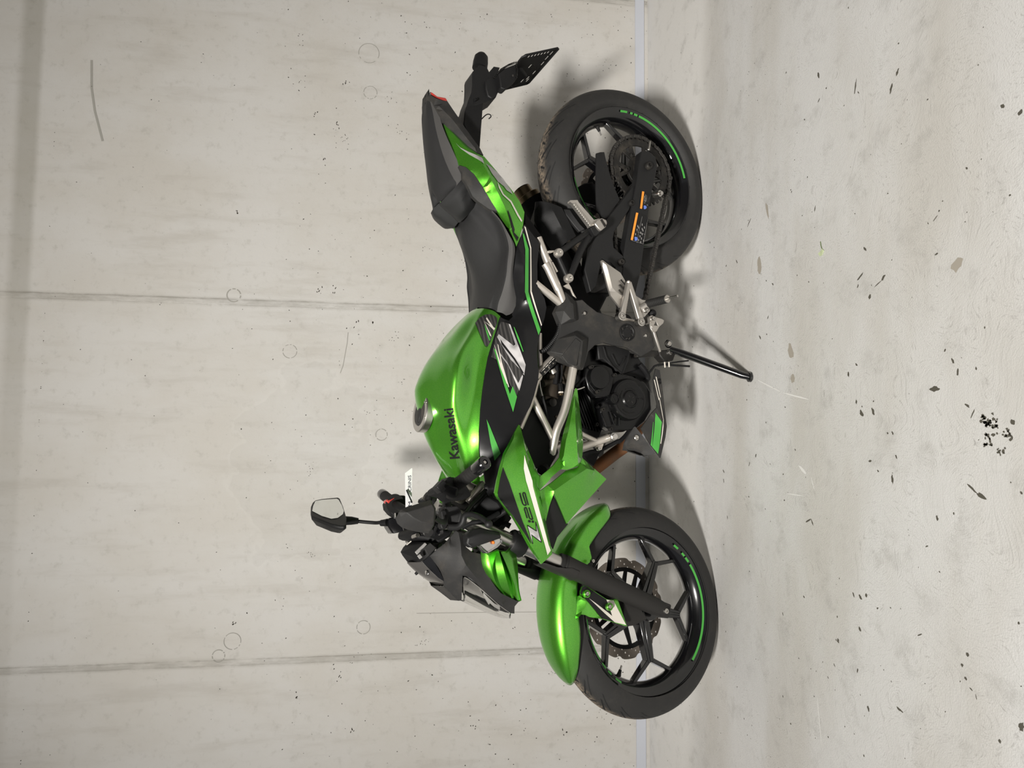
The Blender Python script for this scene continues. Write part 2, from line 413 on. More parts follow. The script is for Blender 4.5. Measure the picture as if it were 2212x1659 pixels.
# ---------------------------------------------------------------- setting
PSI = .062625; WALL_Y = 2.6278
def concrete(name, kind):
    m, nt, b = new_mat(name); t = NT(nt)
    tc = t.n('ShaderNodeTexCoord').outputs['Object']
    s = t.n('ShaderNodeSeparateXYZ'); t.link(tc, s.inputs[0]); X, Y, Z = s.outputs
    if kind == 'wall':
        big = t.noise(t.scale(tc, (1.6, 1, 1.1)), 1.5, 5, .6)
        streak = t.noise(t.scale(tc, (9, 1, 1.6)), 1.2, 5, .65)
        fine = t.noise(tc, 26, 6, .7); grain = t.noise(tc, 260, 2, .6)
        c = t.mix(t.ramp(big, .35, .65), (.510, .488, .450, 1), (.550, .537, .514, 1))
        c = t.mix(t.ramp(streak, .50, .70, 0, .42), c, (.40, .375, .335, 1))
        c = t.mix(t.ramp(fine, .52, .72, 0, .42), c, (.36, .345, .31, 1))
        c = t.mix(t.ramp(fine, .25, .42, .22, 0), c, (.58, .565, .54, 1))
        # smeared repair patch with a pale outline behind the handlebar
        w = t.n('ShaderNodeVectorMath', operation='ADD'); t.link(tc, w.inputs[0])
        ns = t.n('ShaderNodeVectorMath', operation='SCALE'); t.link(t.noise(tc, 5.5, 3, .55, 'Color'), ns.inputs[0]); ns.inputs['Scale'].default_value = .42; t.link(ns.outputs[0], w.inputs[1])
        s2 = t.n('ShaderNodeSeparateXYZ'); t.link(w.outputs[0], s2.inputs[0])
        dx = t.m('DIVIDE', t.m('SUBTRACT', s2.outputs[0], -.13), .36); dz = t.m('DIVIDE', t.m('SUBTRACT', s2.outputs[2], 1.58), .24)
        r = t.m('SQRT', t.m('ADD', t.m('MULTIPLY', dx, dx), t.m('MULTIPLY', dz, dz)))
        c = t.mix(t.ramp(r, .98, 1.0, .10, 0), c, (.40, .39, .365, 1))
        ringp = t.m('MULTIPLY', t.ramp(r, .97, 1.0), t.ramp(r, 1.03, 1.07, 1, 0))
        c = t.mix(t.m('MULTIPLY', ringp, .12), c, (.62, .61, .58, 1))
        # formwork joints: paired thin lines with a dirty, uneven band
        joint = None; ridge = None
        wob = t.m('MULTIPLY', t.m('SUBTRACT', t.noise(t.scale(tc, (.3, 1, 1)), 7, 3), .5), .006)
        for u in (1.6365, .29315, -1.0502, -2.3935, 2.980):
            d = t.m('SUBTRACT', X, u); d = t.m('ADD', d, wob); a = t.m('ABSOLUTE', d)
            l = t.m('MAXIMUM', t.ramp(t.m('ABSOLUTE', t.m('SUBTRACT', d, .011)), .0005, .0030, 1, 0), t.ramp(t.m('ABSOLUTE', t.m('ADD', d, .010)), .0005, .0030, .8, 0))
            band = t.ramp(a, .008, .022, .55, 0)
            j = t.m('MULTIPLY', t.m('MAXIMUM', l, band), t.ramp(t.noise(t.scale(tc, (12, 1, 3)), 2.2, 4, .7), .28, .62))
            joint = j if joint is None else t.m('MAXIMUM', joint, j)
            rr = t.m('SUBTRACT', t.ramp(a, .006, .013, 1, 0), t.m('MULTIPLY', l, .8)); ridge = rr if ridge is None else t.m('MAXIMUM', ridge, rr)
        c = t.mix(t.m('MULTIPLY', joint, .75), c, (.19, .175, .145, 1))
        # soft shadow band along the top, painted into the wall colour
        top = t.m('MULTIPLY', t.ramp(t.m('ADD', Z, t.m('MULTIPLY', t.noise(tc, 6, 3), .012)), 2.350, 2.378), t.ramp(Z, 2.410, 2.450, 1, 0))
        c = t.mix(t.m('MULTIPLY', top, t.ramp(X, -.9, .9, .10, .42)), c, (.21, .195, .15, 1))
        h = t.m('ADD', t.m('MULTIPLY', fine, .35), t.m('ADD', t.m('MULTIPLY', grain, .10), t.m('MULTIPLY', ridge, .5)))
        t.link(t.bump(h, .30, .006), b.inputs['Normal'])
        b.inputs['Roughness'].default_value = .62
    elif kind == 'floor':
        big = t.noise(t.scale(tc, (.45, 1.5, 1)), 1.7, 4, .55)
        rot = t.n('ShaderNodeVectorRotate'); rot.rotation_type = 'Z_AXIS'; t.link(tc, rot.inputs['Vector']); t.link(t.m('MULTIPLY', t.noise(tc, 2.2, 2), 2.2), rot.inputs['Angle'])
        hair = t.noise(t.scale(rot.outputs[0], (34, 130, 1)), 1.6, 5, .75)
        mot = t.noise(tc, 11, 6, .7)
        c = t.mix(t.ramp(big, .40, .62), (.575, .570, .560, 1), (.500, .484, .455, 1))
        near = t.ramp(t.m('SUBTRACT', Y, t.m('MULTIPLY', t.noise(tc, 3, 3), .12)), 1.98, 2.14)
        c = t.mix(near, c, (.665, .655, .635, 1))
        keep = t.m('SUBTRACT', 1, t.m('MULTIPLY', near, .7))
        c = t.mix(t.ramp(mot, .50, .74, 0, .45), c, (.33, .32, .30, 1))
        hair = t.m('ADD', t.m('MULTIPLY', t.m('SUBTRACT', hair, .49), keep), .49)
        c = t.mix(t.ramp(hair, .52, .70, 0, .55), c, (.24, .23, .215, 1))
        c = t.mix(t.ramp(hair, .30, .42, .25, 0), c, (.60, .59, .57, 1))
        t.link(t.bump(t.m('ADD', t.m('MULTIPLY', hair, .6), t.noise(tc, 300, 2)), .22, .004), b.inputs['Normal'])
        b.inputs['Roughness'].default_value = .6
    else:
        c = t.mix(t.noise(tc, 2, 5, .6), (.42, .40, .37, 1), (.50, .485, .46, 1)); b.inputs['Roughness'].default_value = .7
    t.link(c, b.inputs['Base Color'])
    return m
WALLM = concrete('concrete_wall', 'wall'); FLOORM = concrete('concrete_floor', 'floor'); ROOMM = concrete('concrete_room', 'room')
PIT = plain('pinhole_shadow', (.035, .03, .022, 1), .9); STAIN = plain('oil_spot', (.085, .078, .062, 1), .7); FAINT = plain('pencil_line', (.33, .32, .29, 1), .8)
SMUDGE = plain('brown_smudge', (.33, .30, .255, 1), .8); SCRATCH = plain('white_scuff', (.66, .65, .63, 1), .8)
def structure(o): o['kind'] = 'structure'; return o
class Flat:
    """a flat surface that also carries small marks as faces of their own material"""
    def __init__(s, mats): s.v = []; s.f = []; s.mi = []; s.mats = mats
    def poly(s, P, mi): o = len(s.v); s.v += [tuple(p) for p in P]; s.f.append(tuple(range(o, o + len(P)))); s.mi.append(mi)
    def build(s, name, loc, rz):
        me = bpy.data.meshes.new(name); me.from_pydata(s.v, [], s.f)
        for m in s.mats: me.materials.append(m)
        me.polygons.foreach_set('material_index', s.mi)
        o = bpy.data.objects.new(name, me); COL.objects.link(o); o.location = loc; o.rotation_euler = (0, 0, rz); return structure(o)
def blob(cx, cy, a, b_, ang, n=11, j=.3):
    P = []
    for k in range(n):
        t = 2 * math.pi * k / n; q = 1 + random.uniform(-j, j); x, y = a * math.cos(t) * q, b_ * math.sin(t) * q
        P.append((cx + x * math.cos(ang) - y * math.sin(ang), cy + x * math.sin(ang) + y * math.cos(ang)))
    return P
CP, SP = math.cos(PSI), math.sin(PSI)
def on_wall(p): return p[0] / CP, p[1]
# wall
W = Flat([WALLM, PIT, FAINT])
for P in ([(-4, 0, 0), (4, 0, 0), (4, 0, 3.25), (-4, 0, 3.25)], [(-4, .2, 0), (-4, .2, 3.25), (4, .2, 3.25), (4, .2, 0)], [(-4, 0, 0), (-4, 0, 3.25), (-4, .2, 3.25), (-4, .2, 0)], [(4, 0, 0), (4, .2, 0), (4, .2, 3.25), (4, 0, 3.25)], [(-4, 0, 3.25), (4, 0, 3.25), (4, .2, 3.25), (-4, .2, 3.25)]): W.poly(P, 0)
def wmark(P, mi): W.poly([(x, -.0008, z) for x, z in P], mi)
for k in range(1150):
    u = random.uniform(-1.6, 2.0); z = min(2.3, random.expovariate(1 / .8)) if random.random() < .75 else random.uniform(.2, 1.5)
    r = random.choice([.0007, .0009, .0011, .0013, .0018]) * (1 if z < 1.6 else .8); 
    wmark(blob(u, z, r * random.uniform(1, 1.9), r, random.uniform(0, 3), 7), 1)
for k in range(46):                                                     # little clusters of pits
    u = random.uniform(-1.5, 1.7); z = random.uniform(.15, 1.45)
    for q in range(random.randint(3, 9)):
        wmark(blob(u + random.gauss(0, .014), z + random.gauss(0, .012), random.uniform(.0009, .0028), .0010, random.uniform(0, 3), 7), 1)
def wring(px, r, w=.0012):
    (x, z), = px; x, z = on_wall((x, z))
    for k in range(28):
        if random.random() < .15: continue
        a, b_ = 2 * math.pi * k / 28, 2 * math.pi * (k + 1) / 28
        wmark([(x + (r + d) * math.cos(q), z + (r + d) * math.sin(q)) for d, q in ((-w, a), (w, a), (w, b_), (-w, b_))], 2)
def wline(px, w=.0012, mi=2):
    P = [on_wall(p) for p in px]
    for p, q in zip(P, P[1:]):
        d = Vector((q[0] - p[0], q[1] - p[1])).normalized(); n = Vector((-d.y, d.x)) * w
        wmark([(p[0] - n.x, p[1] - n.y), (q[0] - n.x, q[1] - n.y), (q[0] + n.x, q[1] + n.y), (p[0] + n.x, p[1] + n.y)], mi)
wring([(.1096,1.4302)], .026); wring([(.3185,1.6424)], .025, .002); wring([(-1.0219,1.6503)], .022, .0015); wring([(-.9702,1.6033)], .03); wring([(-.206,1.0778)], .022); wring([(-.935,1.1295)], .025); wring([(1.153,1.1507)], .026); wring([(1.3143,1.1598)], .04)
wline([(.189,1.2137),(.1492,1.2162),(.0588,1.2298),(.0299,1.2395)]); wline([(-.889,.93),(-.8912,.734),(-.8972,.4599)], .0009); wline([(1.1953,2.1852),(1.0876,2.1802),(.9992,2.1649),(.8855,2.1322)], .004)
for px in [(1.1827,1.2506),(1.0113,1.2731),(1.0514,1.363),(.6376,1.6448),(.3535,1.33),(.354,1.2705),(.8678,1.3227),(.2245,1.1209),(-1.3235,.7012),(-1.3594,.3458),(-1.1721,1.3691),(-1.1199,1.2106),(-1.3082,1.1635),(-.9033,1.6007),(.2225,1.1863)]:
    x, z = on_wall(px)
    for q in range(4): wmark(blob(x + random.gauss(0, .008), z + random.gauss(0, .005), random.uniform(.002, .005), .0016, random.uniform(-.6, .6), 8), 1)
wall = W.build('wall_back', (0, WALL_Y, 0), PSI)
STRIP = plain('grey_joint_strip', rgb(188, 191, 199), .45)
m = MB(); m.add([(x, y, z) for y in (-.004, .02) for z in (.016, .055) for x in (-4, 4)], [(0, 1, 3, 2), (4, 6, 7, 5), (0, 4, 5, 1), (2, 3, 7, 6), (0, 2, 6, 4), (1, 5, 7, 3)])
o = structure(m.build('trim_1', STRIP)); o.location = (0, WALL_Y, 0); o.rotation_euler = (0, 0, PSI)
# floor
FL = Flat([FLOORM, STAIN, SMUDGE, SCRATCH])
FL.poly([(-5, -4.4, 0), (5, -4.4, 0), (5, 3.2, 0), (-5, 3.2, 0)], 0)
def fmark(px, w, mi=1, j=.3):
    """a spot from p to q, w wide"""
    p, q = px[0], px[-1]; d = Vector((q[0] - p[0], q[1] - p[1])); L = d.length
    FL.poly([(x, y, .0004) for x, y in blob((p[0] + q[0]) / 2, (p[1] + q[1]) / 2, L / 2, w * (.62 if mi == 1 else 1), math.atan2(d.y, d.x), 12, j)], mi)
for px, w in (([(.7635,1.4768),(.7459,1.4725)], .005), ([(.6805,1.333),(.6514,1.3384)], .0035), ([(.6508,1.3275),(.6447,1.3228)], .0025), ([(.6429,1.2033),(.63,1.2094)], .0048), ([(.6194,1.221),(.6019,1.2258)], .0052), ([(.696,1.4673),(.6891,1.4745)], .003),
              ([(.4407,1.4762),(.4276,1.4814)], .0025), ([(.4902,1.7899),(.4699,1.8108)], .003), ([(.4708,.964),(.4652,.9578)], .005), ([(.4482,.9273),(.4403,.9313)], .006), ([(.3311,1.0892),(.3297,1.0935)], .003), ([(.324,1.0945),(.3147,1.1053)], .0016), ([(.3154,1.1188),(.3122,1.1165)], .002),
              ([(.2539,1.0917),(.2512,1.0993)], .0028), ([(.3058,1.2982),(.2961,1.2891)], .004), ([(.2522,1.2968),(.2376,1.3175)], .003), ([(.2289,1.3127),(.2215,1.317)], .003), ([(.2357,1.231),(.2268,1.2403)], .005), ([(.2251,1.2417),(.2157,1.2624)], .002), ([(.2019,1.2749),(.1925,1.2775)], .006),
              ([(.0778,1.0704),(.0721,1.0734)], .003), ([(.0607,1.0574),(.0498,1.05)], .004), ([(.0407,1.0417),(.0293,1.0434)], .004), ([(.0043,1.1079),(.0054,1.0837)], .008), ([(.0396,1.3431),(.0293,1.3396)], .0055), ([(.0582,1.3186),(.0531,1.3123)], .0035), ([(-.0198,1.3133),(-.0298,1.313)], .004),
              ([(-.0433,1.3005),(-.0566,1.2897)], .008), ([(-.0368,1.2626),(-.05,1.2566)], .006), ([(-.0204,1.0254),(-.0257,1.0155)], .003), ([(-.0292,1.0059),(-.0429,1.0123)], .002), ([(-.0425,.9337),(-.0503,.9302)], .006), ([(-.0806,1.2028),(-.0877,1.1987)], .003), ([(-.1257,1.1925),(-.1324,1.1872)], .0035),
              ([(-.1477,1.2711),(-.1466,1.2611)], .0035), ([(-.1661,1.2006),(-.1832,1.1975)], .005), ([(-.1568,1.0174),(-.1715,.9962)], .003), ([(-.1702,.9981),(-.1768,.9777)], .006), ([(-.2242,1.0847),(-.2327,1.0813)], .0045), ([(-.2118,1.0471),(-.2152,1.0439)], .003), ([(-.2839,1.1021),(-.2872,1.1088)], .002),
              ([(-.3225,1.4943),(-.31,1.4716)], .003), ([(-.31,1.4716),(-.3234,1.4618)], .003), ([(-.1819,1.7363),(-.1927,1.7411)], .004), ([(-.2094,1.7719),(-.2205,1.7769)], .0025), ([(-.2536,1.9386),(-.2623,1.9288)], .003), ([(-.2802,1.9344),(-.2939,1.9307)], .003), ([(-.3887,1.9052),(-.3993,1.9017)], .003),
              ([(-.4356,1.3139),(-.4446,1.3075)], .003), ([(-.4339,1.2926),(-.4427,1.2835)], .005), ([(-.4241,1.2708),(-.4322,1.2691)], .005), ([(-.5025,1.4984),(-.5056,1.4904)], .003), ([(-.5733,1.5896),(-.5812,1.5849)], .003), ([(-.5027,1.2922),(-.5087,1.2846)], .005), ([(-.5545,1.3632),(-.5628,1.358)], .006),
              ([(-.6152,1.3748),(-.6203,1.3696)], .002), ([(-.5915,1.2927),(-.6009,1.294)], .003), ([(-.6536,1.3959),(-.6573,1.3923)], .002), ([(-.6545,1.2601),(-.666,1.2541)], .0045), ([(-.6172,1.1773),(-.6185,1.1597)], .004), ([(-.4449,1.0129),(-.4496,1.009)], .006), ([(-.4678,1.0241),(-.4712,1.0191)], .0045),
              ([(-.4873,1.0159),(-.4914,1.0109)], .004), ([(-.501,1.0059),(-.5037,.9982)], .002), ([(-.5065,.9925),(-.5149,.9905)], .0015), ([(-.4577,1.1241),(-.4517,1.115)], .002), ([(-.5152,.9109),(-.5183,.9028)], .012), ([(-.5593,.9474),(-.5602,.9423)], .005), ([(-.7222,1.4475),(-.7237,1.4438)], .0025),
              ([(.1473,1.7329),(.1376,1.7225)], .004), ([(.1981,1.6852),(.1884,1.6897)], .003), ([(.2836,1.6691),(.2776,1.6618)], .003), ([(.2972,1.7009),(.293,1.6983)], .003), ([(.3809,1.939),(.3762,1.9451)], .003), ([(.3842,1.8785),(.3742,1.8694)], .003), ([(-.1626,1.2438),(-.1666,1.2381)], .003)):
    fmark(px, w)
for k in range(70):                                                     # the crumbly oil patch near the camera
    c = random.choice([(2125, 905), (2140, 912), (2135, 945), (2128, 958), (2165, 975), (2178, 940), (2150, 925), (2132, 915)])
    x, y = (c[0] + random.gauss(0, 5), c[1] + random.gauss(0, 6))
    fx = (1659 - y - 829.5); d = RIGHT * (fx / 1430.75) + DOWN * ((x - 1106) / 1430.75) + FWD; q = d * (CAM_H / -d.z)
    FL.poly([(a, b_, .0004) for a, b_ in blob(q.x, q.y, random.uniform(.0012, .0045), random.uniform(.0012, .003), random.uniform(0, 3), 9, .4)], 1)
for k in range(420):
    x, y = random.uniform(-1.5, 1.5), random.uniform(.75, 2.5); r = random.choice([.0008, .001, .0012, .0018])
    FL.poly([(a, b_, .0004) for a, b_ in blob(x, y, r * random.uniform(1, 1.8), r, random.uniform(0, 3), 7)], 1)
for px, w in (([(.3691,1.7461),(.3216,1.7341)], .012), ([(.113,1.58),(.0769,1.564)], .012), ([(.0359,1.5668),(.0183,1.5537)], .01), ([(.2311,1.0542),(.2154,1.0436)], .014), ([(.5083,1.7084),(.4668,1.6947)], .006)): fmark(px, w, 2)
for px, w in (([(.0249,1.7413),(-.0094,1.6086)], .002), ([(-.0094,1.6086),(-.0234,1.4941)], .002), ([(-.1884,1.5284),(-.2055,1.4941)], .004), ([(-.2095,1.4748),(-.2402,1.4588)], .0015), ([(-.2667,1.5781),(-.2604,1.5061)], .0015), ([(-.713,1.4349),(-.8206,1.4136)], .0015)): fmark(px, w, 3, .15)
floor = FL.build('floor', (0, 0, 0), 0)
def room_box(name, a, b_):
    (x0, y0, z0), (x1, y1, z1) = a, b_
    m = MB(); m.add([(x, y, z) for x in (x0, x1) for y in (y0, y1) for z in (z0, z1)], [(0, 1, 3, 2), (4, 6, 7, 5), (0, 4, 5, 1), (2, 3, 7, 6), (0, 2, 6, 4), (1, 5, 7, 3)])
    return structure(m.build(name, ROOMM))
room_box('ceiling', (-5, -4.4, 3.25), (5, 3.2, 3.45))
room_box('wall_right', (3.6, -4.4, 0), (3.8, 2.85, 3.25))
# a small leaf lying on the floor
LEAFM = plain('pale_leaf', (.50, .56, .36, 1), .6); STEMM = plain('leaf_stem', (.10, .14, .05, 1), .7)
lp = [(.3282,1.4469),(.3227,1.4576),(.315,1.4519),(.3162,1.4411),(.3261,1.436),(.3319,1.4433)]; 
m = MB(); m.slab([(p[0], p[1], .003 + .001 * (i % 2)) for i, p in enumerate(lp)], .0012, (0, 0, -1)); leaf = m.build('leaf', LEAFM)
sp = [(.3312,1.4451),(.3407,1.4491),(.3499,1.4512)]; m = MB(); m.tube([(p[0], p[1], .0022) for p in sp], .0009, 6); m.build('stem', STEMM, leaf)
tag(leaf, 'tiny pale green leaf with a dark stem lying on the concrete floor', 'leaf')

# ---------------------------------------------------------------- motorcycle frame of reference: x forward, y to its left, z up; leaning on its stand
root = bpy.data.objects.new('motorcycle', None); COL.objects.link(root)
root.matrix_world = Matrix(((-.989065, .139698, .047277, .644205), (-.147478, -.938719, -.311538, 2.177947), (.000859, -.315104, .949057, .0008645), (0, 0, 0, 1)))
tag(root, 'lime green and black naked motorcycle leaning on its side stand by the concrete wall', 'motorcycle')
RAKE = math.radians(25); AXIS = Vector((-math.sin(RAKE), 0, math.cos(RAKE))); AP = Vector((1.422, 0, 0))
STEER = Matrix.Translation(AP) @ Matrix.Rotation(.124764, 4, AXIS) @ Matrix.Translation(-AP)
def part(name, mat, m, parent=None, **k): return m.build(name, mat, parent or root, **k)

# ---- wheels
def tyre(name, c, ro, w, rim_r, parent, xf=None):
    prof = []
    for a in np.linspace(-1.0, 1.0, 25):
        b_ = a * math.pi / 2 * 1.06; prof.append((ro - .058 + .058 * math.cos(b_), w / 2 * math.sin(b_) if abs(b_) < math.pi / 2 else math.copysign(w / 2, b_)))
    prof = [(rim_r, -w * .37), (rim_r + .004, -w * .41)] + prof + [(rim_r + .004, w * .41), (rim_r, w * .37)]
    n = 96; m = MB(); m.lathe(prof, c, (0, 1, 0), n, cap=False)
    o = m.build(name, TYRE, parent, xf=xf, angle=60)
    me = o.data; uv = me.uv_layers.new(name='UVMap'); inv = xf.inverted() if xf is not None else Matrix()
    vv = [inv @ v.co - Vector(c) for v in me.vertices]
    for p in me.polygons:
        an = [math.atan2(vv[i].z, vv[i].x) / (2 * math.pi) for i in p.vertices]
        if max(an) - min(an) > .5: an = [a + 1 if a < 0 else a for a in an]
        for li, i, a in zip(p.loop_indices, p.vertices, an): uv.data[li].uv = (a, vv[i].y / (w / 2))
    return o
def wheel(c, angs, w, xf):
    """cast rim with five split spokes"""
    h = w / 2; C3 = Vector(c)
    prof = [(.2345, h), (.231, h + .003), (.2285, h + .001), (.2215, h - .004), (.2120, h - .010), (.2065, h - .018), (.1985, h - .030), (.1965, 0), (.1985, -h + .030), (.2065, -h + .018), (.2120, -h + .010), (.2285, -h - .001), (.231, -h - .003), (.2345, -h), (.222, 0)]
    m = MB(); m.lathe(prof + [prof[0]], c, (0, 1, 0), 96, cap=False)
    m.lathe([(.012, -.062), (.030, -.062), (.034, -.045), (.030, -.02), (.034, 0), (.030, .02), (.034, .045), (.030, .055), (.012, .055)], c, (0, 1, 0), 32)
    def pt(r, a, y=0): return C3 + Vector((r * math.cos(math.radians(a)), y, r * math.sin(math.radians(a))))
    for a in angs:
        m.bar(pt(.028, a), pt(.150, a), .040, .022, .034, .026)
        for s in (-1, 1):
            m.bar(pt(.143, a + s * 1.2), pt(.203, a + s * 21), .013, .011, .024, .020)
        m.bar(pt(.028, a, .018), pt(.148, a, .013), .010, .008, .006, .004)
    return m.build('wheel', GLOSS, root, xf=xf, bevel=.0022, angle=30)
def rim_tape(c, r, y, arcs, parent, xf):
    for a0, a1 in arcs:
        m = MB(); n = max(2, int(abs(a1 - a0) / 2)); V = []
        for i in range(n + 1):
            a = math.radians(a0 + (a1 - a0) * i / n)
            for dr, dy in ((-.0026, .0002), (.0030, .0031)): V.append((c[0] + (r + dr) * math.cos(a), y + dy, c[2] + (r + dr) * math.sin(a)))
        m.add(V, [(2 * i, 2 * i + 1, 2 * i + 3, 2 * i + 2) for i in range(n)])
        m.build('rim_tape', LGREEN, parent, xf=xf)
def brake_disc(c, y, ro, ri, parent, xf):
    """wavy rotor with drilled holes"""
    n = 144; out = []; inn = []
    for i in range(n):
        a = 2 * math.pi * i / n; wv = .5 + .5 * math.cos(a * 12); r = ro - .0075 * (1 - min(1, wv * 3.2))
        out.append((r * math.cos(a), r * math.sin(a))); inn.append((ri * math.cos(a), ri * math.sin(a)))
    H = []
    for k in range(60):
        a = 2 * math.pi * k / 60; r = (ro + ri) / 2 - .002 + (.0085, -.001, -.010)[k % 3] * (ro - ri) / .031
        H.append([(r * math.cos(a) + .0032 * math.cos(q * math.pi / 4), r * math.sin(a) + .0032 * math.sin(q * math.pi / 4)) for q in range(8)])
    m = MB(); m.plate([out, inn] + H, lambda u, v: (c[0] + u, y, c[2] + v), (0, -.004, 0))
    return m.build('brake_disc', DISC, parent, xf=xf)
def disc_carrier(c, y, r, parent, xf):
    m = MB(); m.lathe([(r, y - c[1]), (r - .012, y - c[1]), (r - .012, y - c[1] - .006), (r, y - c[1] - .006), (r, y - c[1])], c, (0, 1, 0), 64, cap=False)
    for k in range(5):
        for s in (-1, 1):
            a = math.radians(72 * k + 20); b_ = a + s * math.radians(25)
            m.bar((c[0] + .03 * math.cos(a), y - .004, c[2] + .03 * math.sin(a)), (c[0] + (r - .006) * math.cos(b_), y - .003, c[2] + (r - .006) * math.sin(b_)), .018, .010, .008, .005)
    return m.build('disc_carrier', DEEP, parent, xf=xf)
def valve(c, a, parent, xf):
    a = math.radians(a); d = Vector((math.cos(a), 0, math.sin(a))); C3 = Vector(c)
    m = MB(); m.tube([C3 + d * .200, C3 + d * .190, C3 + d * .180], [.008, .0055, .004], 10); st = m.build('valve_stem', RUBBER, parent, xf=xf)
    return st
def valve_cap(c, a, parent, xf):
    a = math.radians(a); d = Vector((math.cos(a), 0, math.sin(a))); C3 = Vector(c)
    m = MB(); m.cyl(C3 + d * .181, C3 + d * .168, .0032, .0028, 10); m.build('valve_tip', STEEL, parent, xf=xf)
FC = (1.33, 0, .296); RC = (0, 0, .307); I4 = Matrix()
fw = wheel(FC, [-150.5 + 72 * k for k in range(5)], .080, STEER)
tyre('tyre', FC, .296, .100, .2315, fw, STEER)
rim_tape(FC, .2165, .0385, [(-144, -139), (-134, -130.5), (-129, -124.5), (-122, -44), (88, 57.5), (55, 50), (47.5, 43.5), (39, 33)], fw, STEER)
brake_disc(FC, -.064, .146, .115, fw, STEER); disc_carrier(FC, -.063, .118, fw, STEER)
valve(FC, 29, fw, STEER); valve_cap(FC, 29, fw, STEER)
rw = wheel(RC, [110 + 72 * k for k in range(5)], .098, I4)
tyre('tyre', RC, .307, .130, .2315, rw, I4)
rim_tape(RC, .2195, .0465, [(170, 177), (-180, -177.5), (-176, -172.5), (-171, -101), (78, 35)], rw, I4)
brake_disc(RC, -.080, .110, .082, rw, I4); disc_carrier(RC, -.079, .085, rw, I4)
valve(RC, 151, rw, I4); valve_cap(RC, 151, rw, I4)
m = MB(); m.cyl((0, -.135, .307), (0, .132, .307), .010, n=20); part('axle', STEEL, m)
bolt('axle_nut', (0, .1325, .307), .0125, root, GRIMY, h=.008)

m = MB(); m.slab([(.0253,-.045,.453),(.0048,-.045,.4252),(-.0057,-.045,.3944),(.0027,-.045,.3794),(.105,-.045,.3818),(.1079,-.045,.4108),(.0812,-.045,.4377)], .05); part('brake_caliper', DEEP, m, bevel=.005)
m = MB(); m.slab([(.2119,.05,.7977),(.248,.05,.7507),(.3001,.05,.715),(.2995,.05,.6835),(.3632,.05,.6595),(.4517,.05,.6553),(.5039,.05,.6894),(.5086,.05,.7321),(.4859,.05,.76),(.4475,.05,.7969),(.364,.05,.8155)], .10); part('seat_tray', DEEP, m)
# ---- final drive
m = MB(); S = (0, .092, .307); m.lathe([(.104, -.003), (.104, .003), (.082, .003), (.082, -.003), (.104, -.003)], S, (0, 1, 0), 64, cap=False)
for k in range(41):
    a = 2 * math.pi * k / 41; p = Vector((math.cos(a), 0, math.sin(a)))
    m.bar(Vector(S) + p * .102, Vector(S) + p * .113, .010, .004, .006, .005)
m.lathe([(.046, -.012), (.050, -.002), (.050, .003), (.030, .004), (.026, .010), (.014, .010), (.014, -.012)], S, (0, 1, 0), 40)
for k in range(6):
    a = math.radians(60 * k + 22)
    for s in (-1, 1):
        b_ = a + s * .22; m.bar(Vector(S) + Vector((math.cos(a), 0, math.sin(a))) * .044, Vector(S) + Vector((math.cos(b_), 0, math.sin(b_))) * .085, .016, .012, .006, .006)
spk = part('sprocket', GRIMY, m, bevel=.001)
for k in range(6):
    a = math.radians(60 * k + 22); bolt('bolt', Vector(S) + Vector((math.cos(a) * .056, .003, math.sin(a) * .056)), .008, spk, GRIMY, h=.008)
FS = Vector((.505, .092, .368)); fr = .034; sr = .112
dv = FS - Vector(S); L = dv.length; base = math.atan2(dv.z, dv.x); off = math.acos((sr - fr) / L)
loop = []
for t in np.linspace(off, 2 * math.pi - off, 60): loop.append(Vector(S) + Vector((math.cos(base + t), 0, math.sin(base + t))) * sr)
low = loop[-1]
for t in np.linspace(-off, off, 22): loop.append(FS + Vector((math.cos(base + t), 0, math.sin(base + t))) * fr)
Q = cr([tuple(p) for p in loop] + [tuple(loop[0])], 108 + 1)[:-1]
m = MB()
for i in range(108):
    p, q = Vector(Q[i]), Vector(Q[(i + 1) % 108]); wd_ = .0042 if i % 2 else .0064
    for s in (-1, 1):
        o_ = Vector((0, s * wd_, 0)); m.bar(p + o_ - (q - p) * .22, q + o_ + (q - p) * .22, .0098, .0098, .0018, .0018)
    m.cyl(p + Vector((0, -.0085, 0)), p + Vector((0, .0085, 0)), .0036, n=8)
part('chain', CHAINM, m, bevel=.0008)

# ---- swing arm, chain guard, hugger, exhaust
sa = MB(); sa.patch([(-.0443,.13,.3311),(-.0522,.13,.3032),(-.037,.13,.2758),(-.0057,.13,.2704),(.0341,.129,.2802),(.0741,.128,.2927),(.1464,.126,.3078),(.2548,.124,.3268),(.3564,.122,.3451),(.4096,.121,.3622),(.4063,.121,.3883),(.3652,.121,.4103),(.3154,.121,.4036),(.2607,.122,.3947),(.1577,.124,.3727),(.1104,.126,.3619),(.053,.128,.3495),(-.0194,.13,.3364)], th=.028, res=.02)
arm = part('swing_arm', DARK, sa, bevel=.003)
m = MB(); m.patch([(.0504,.12,.3423),(.1175,.12,.363),(.1497,.12,.3748),(.228,.12,.4314),(.2535,.12,.4368),(.2776,.12,.4344),(.2991,.12,.4008),(.3403,.12,.4083),(.3484,.12,.4184),(.3253,.118,.4456),(.3167,.118,.4758),(.4024,.118,.498),(.4216,.116,.5168),(.3581,.112,.5326),(.2916,.112,.5238),(.2536,.118,.4944),(.2105,.12,.472),(.1303,.12,.405)], th=.022, res=.02)
part('swing_arm_brace', DARK, m, arm, bevel=.002)
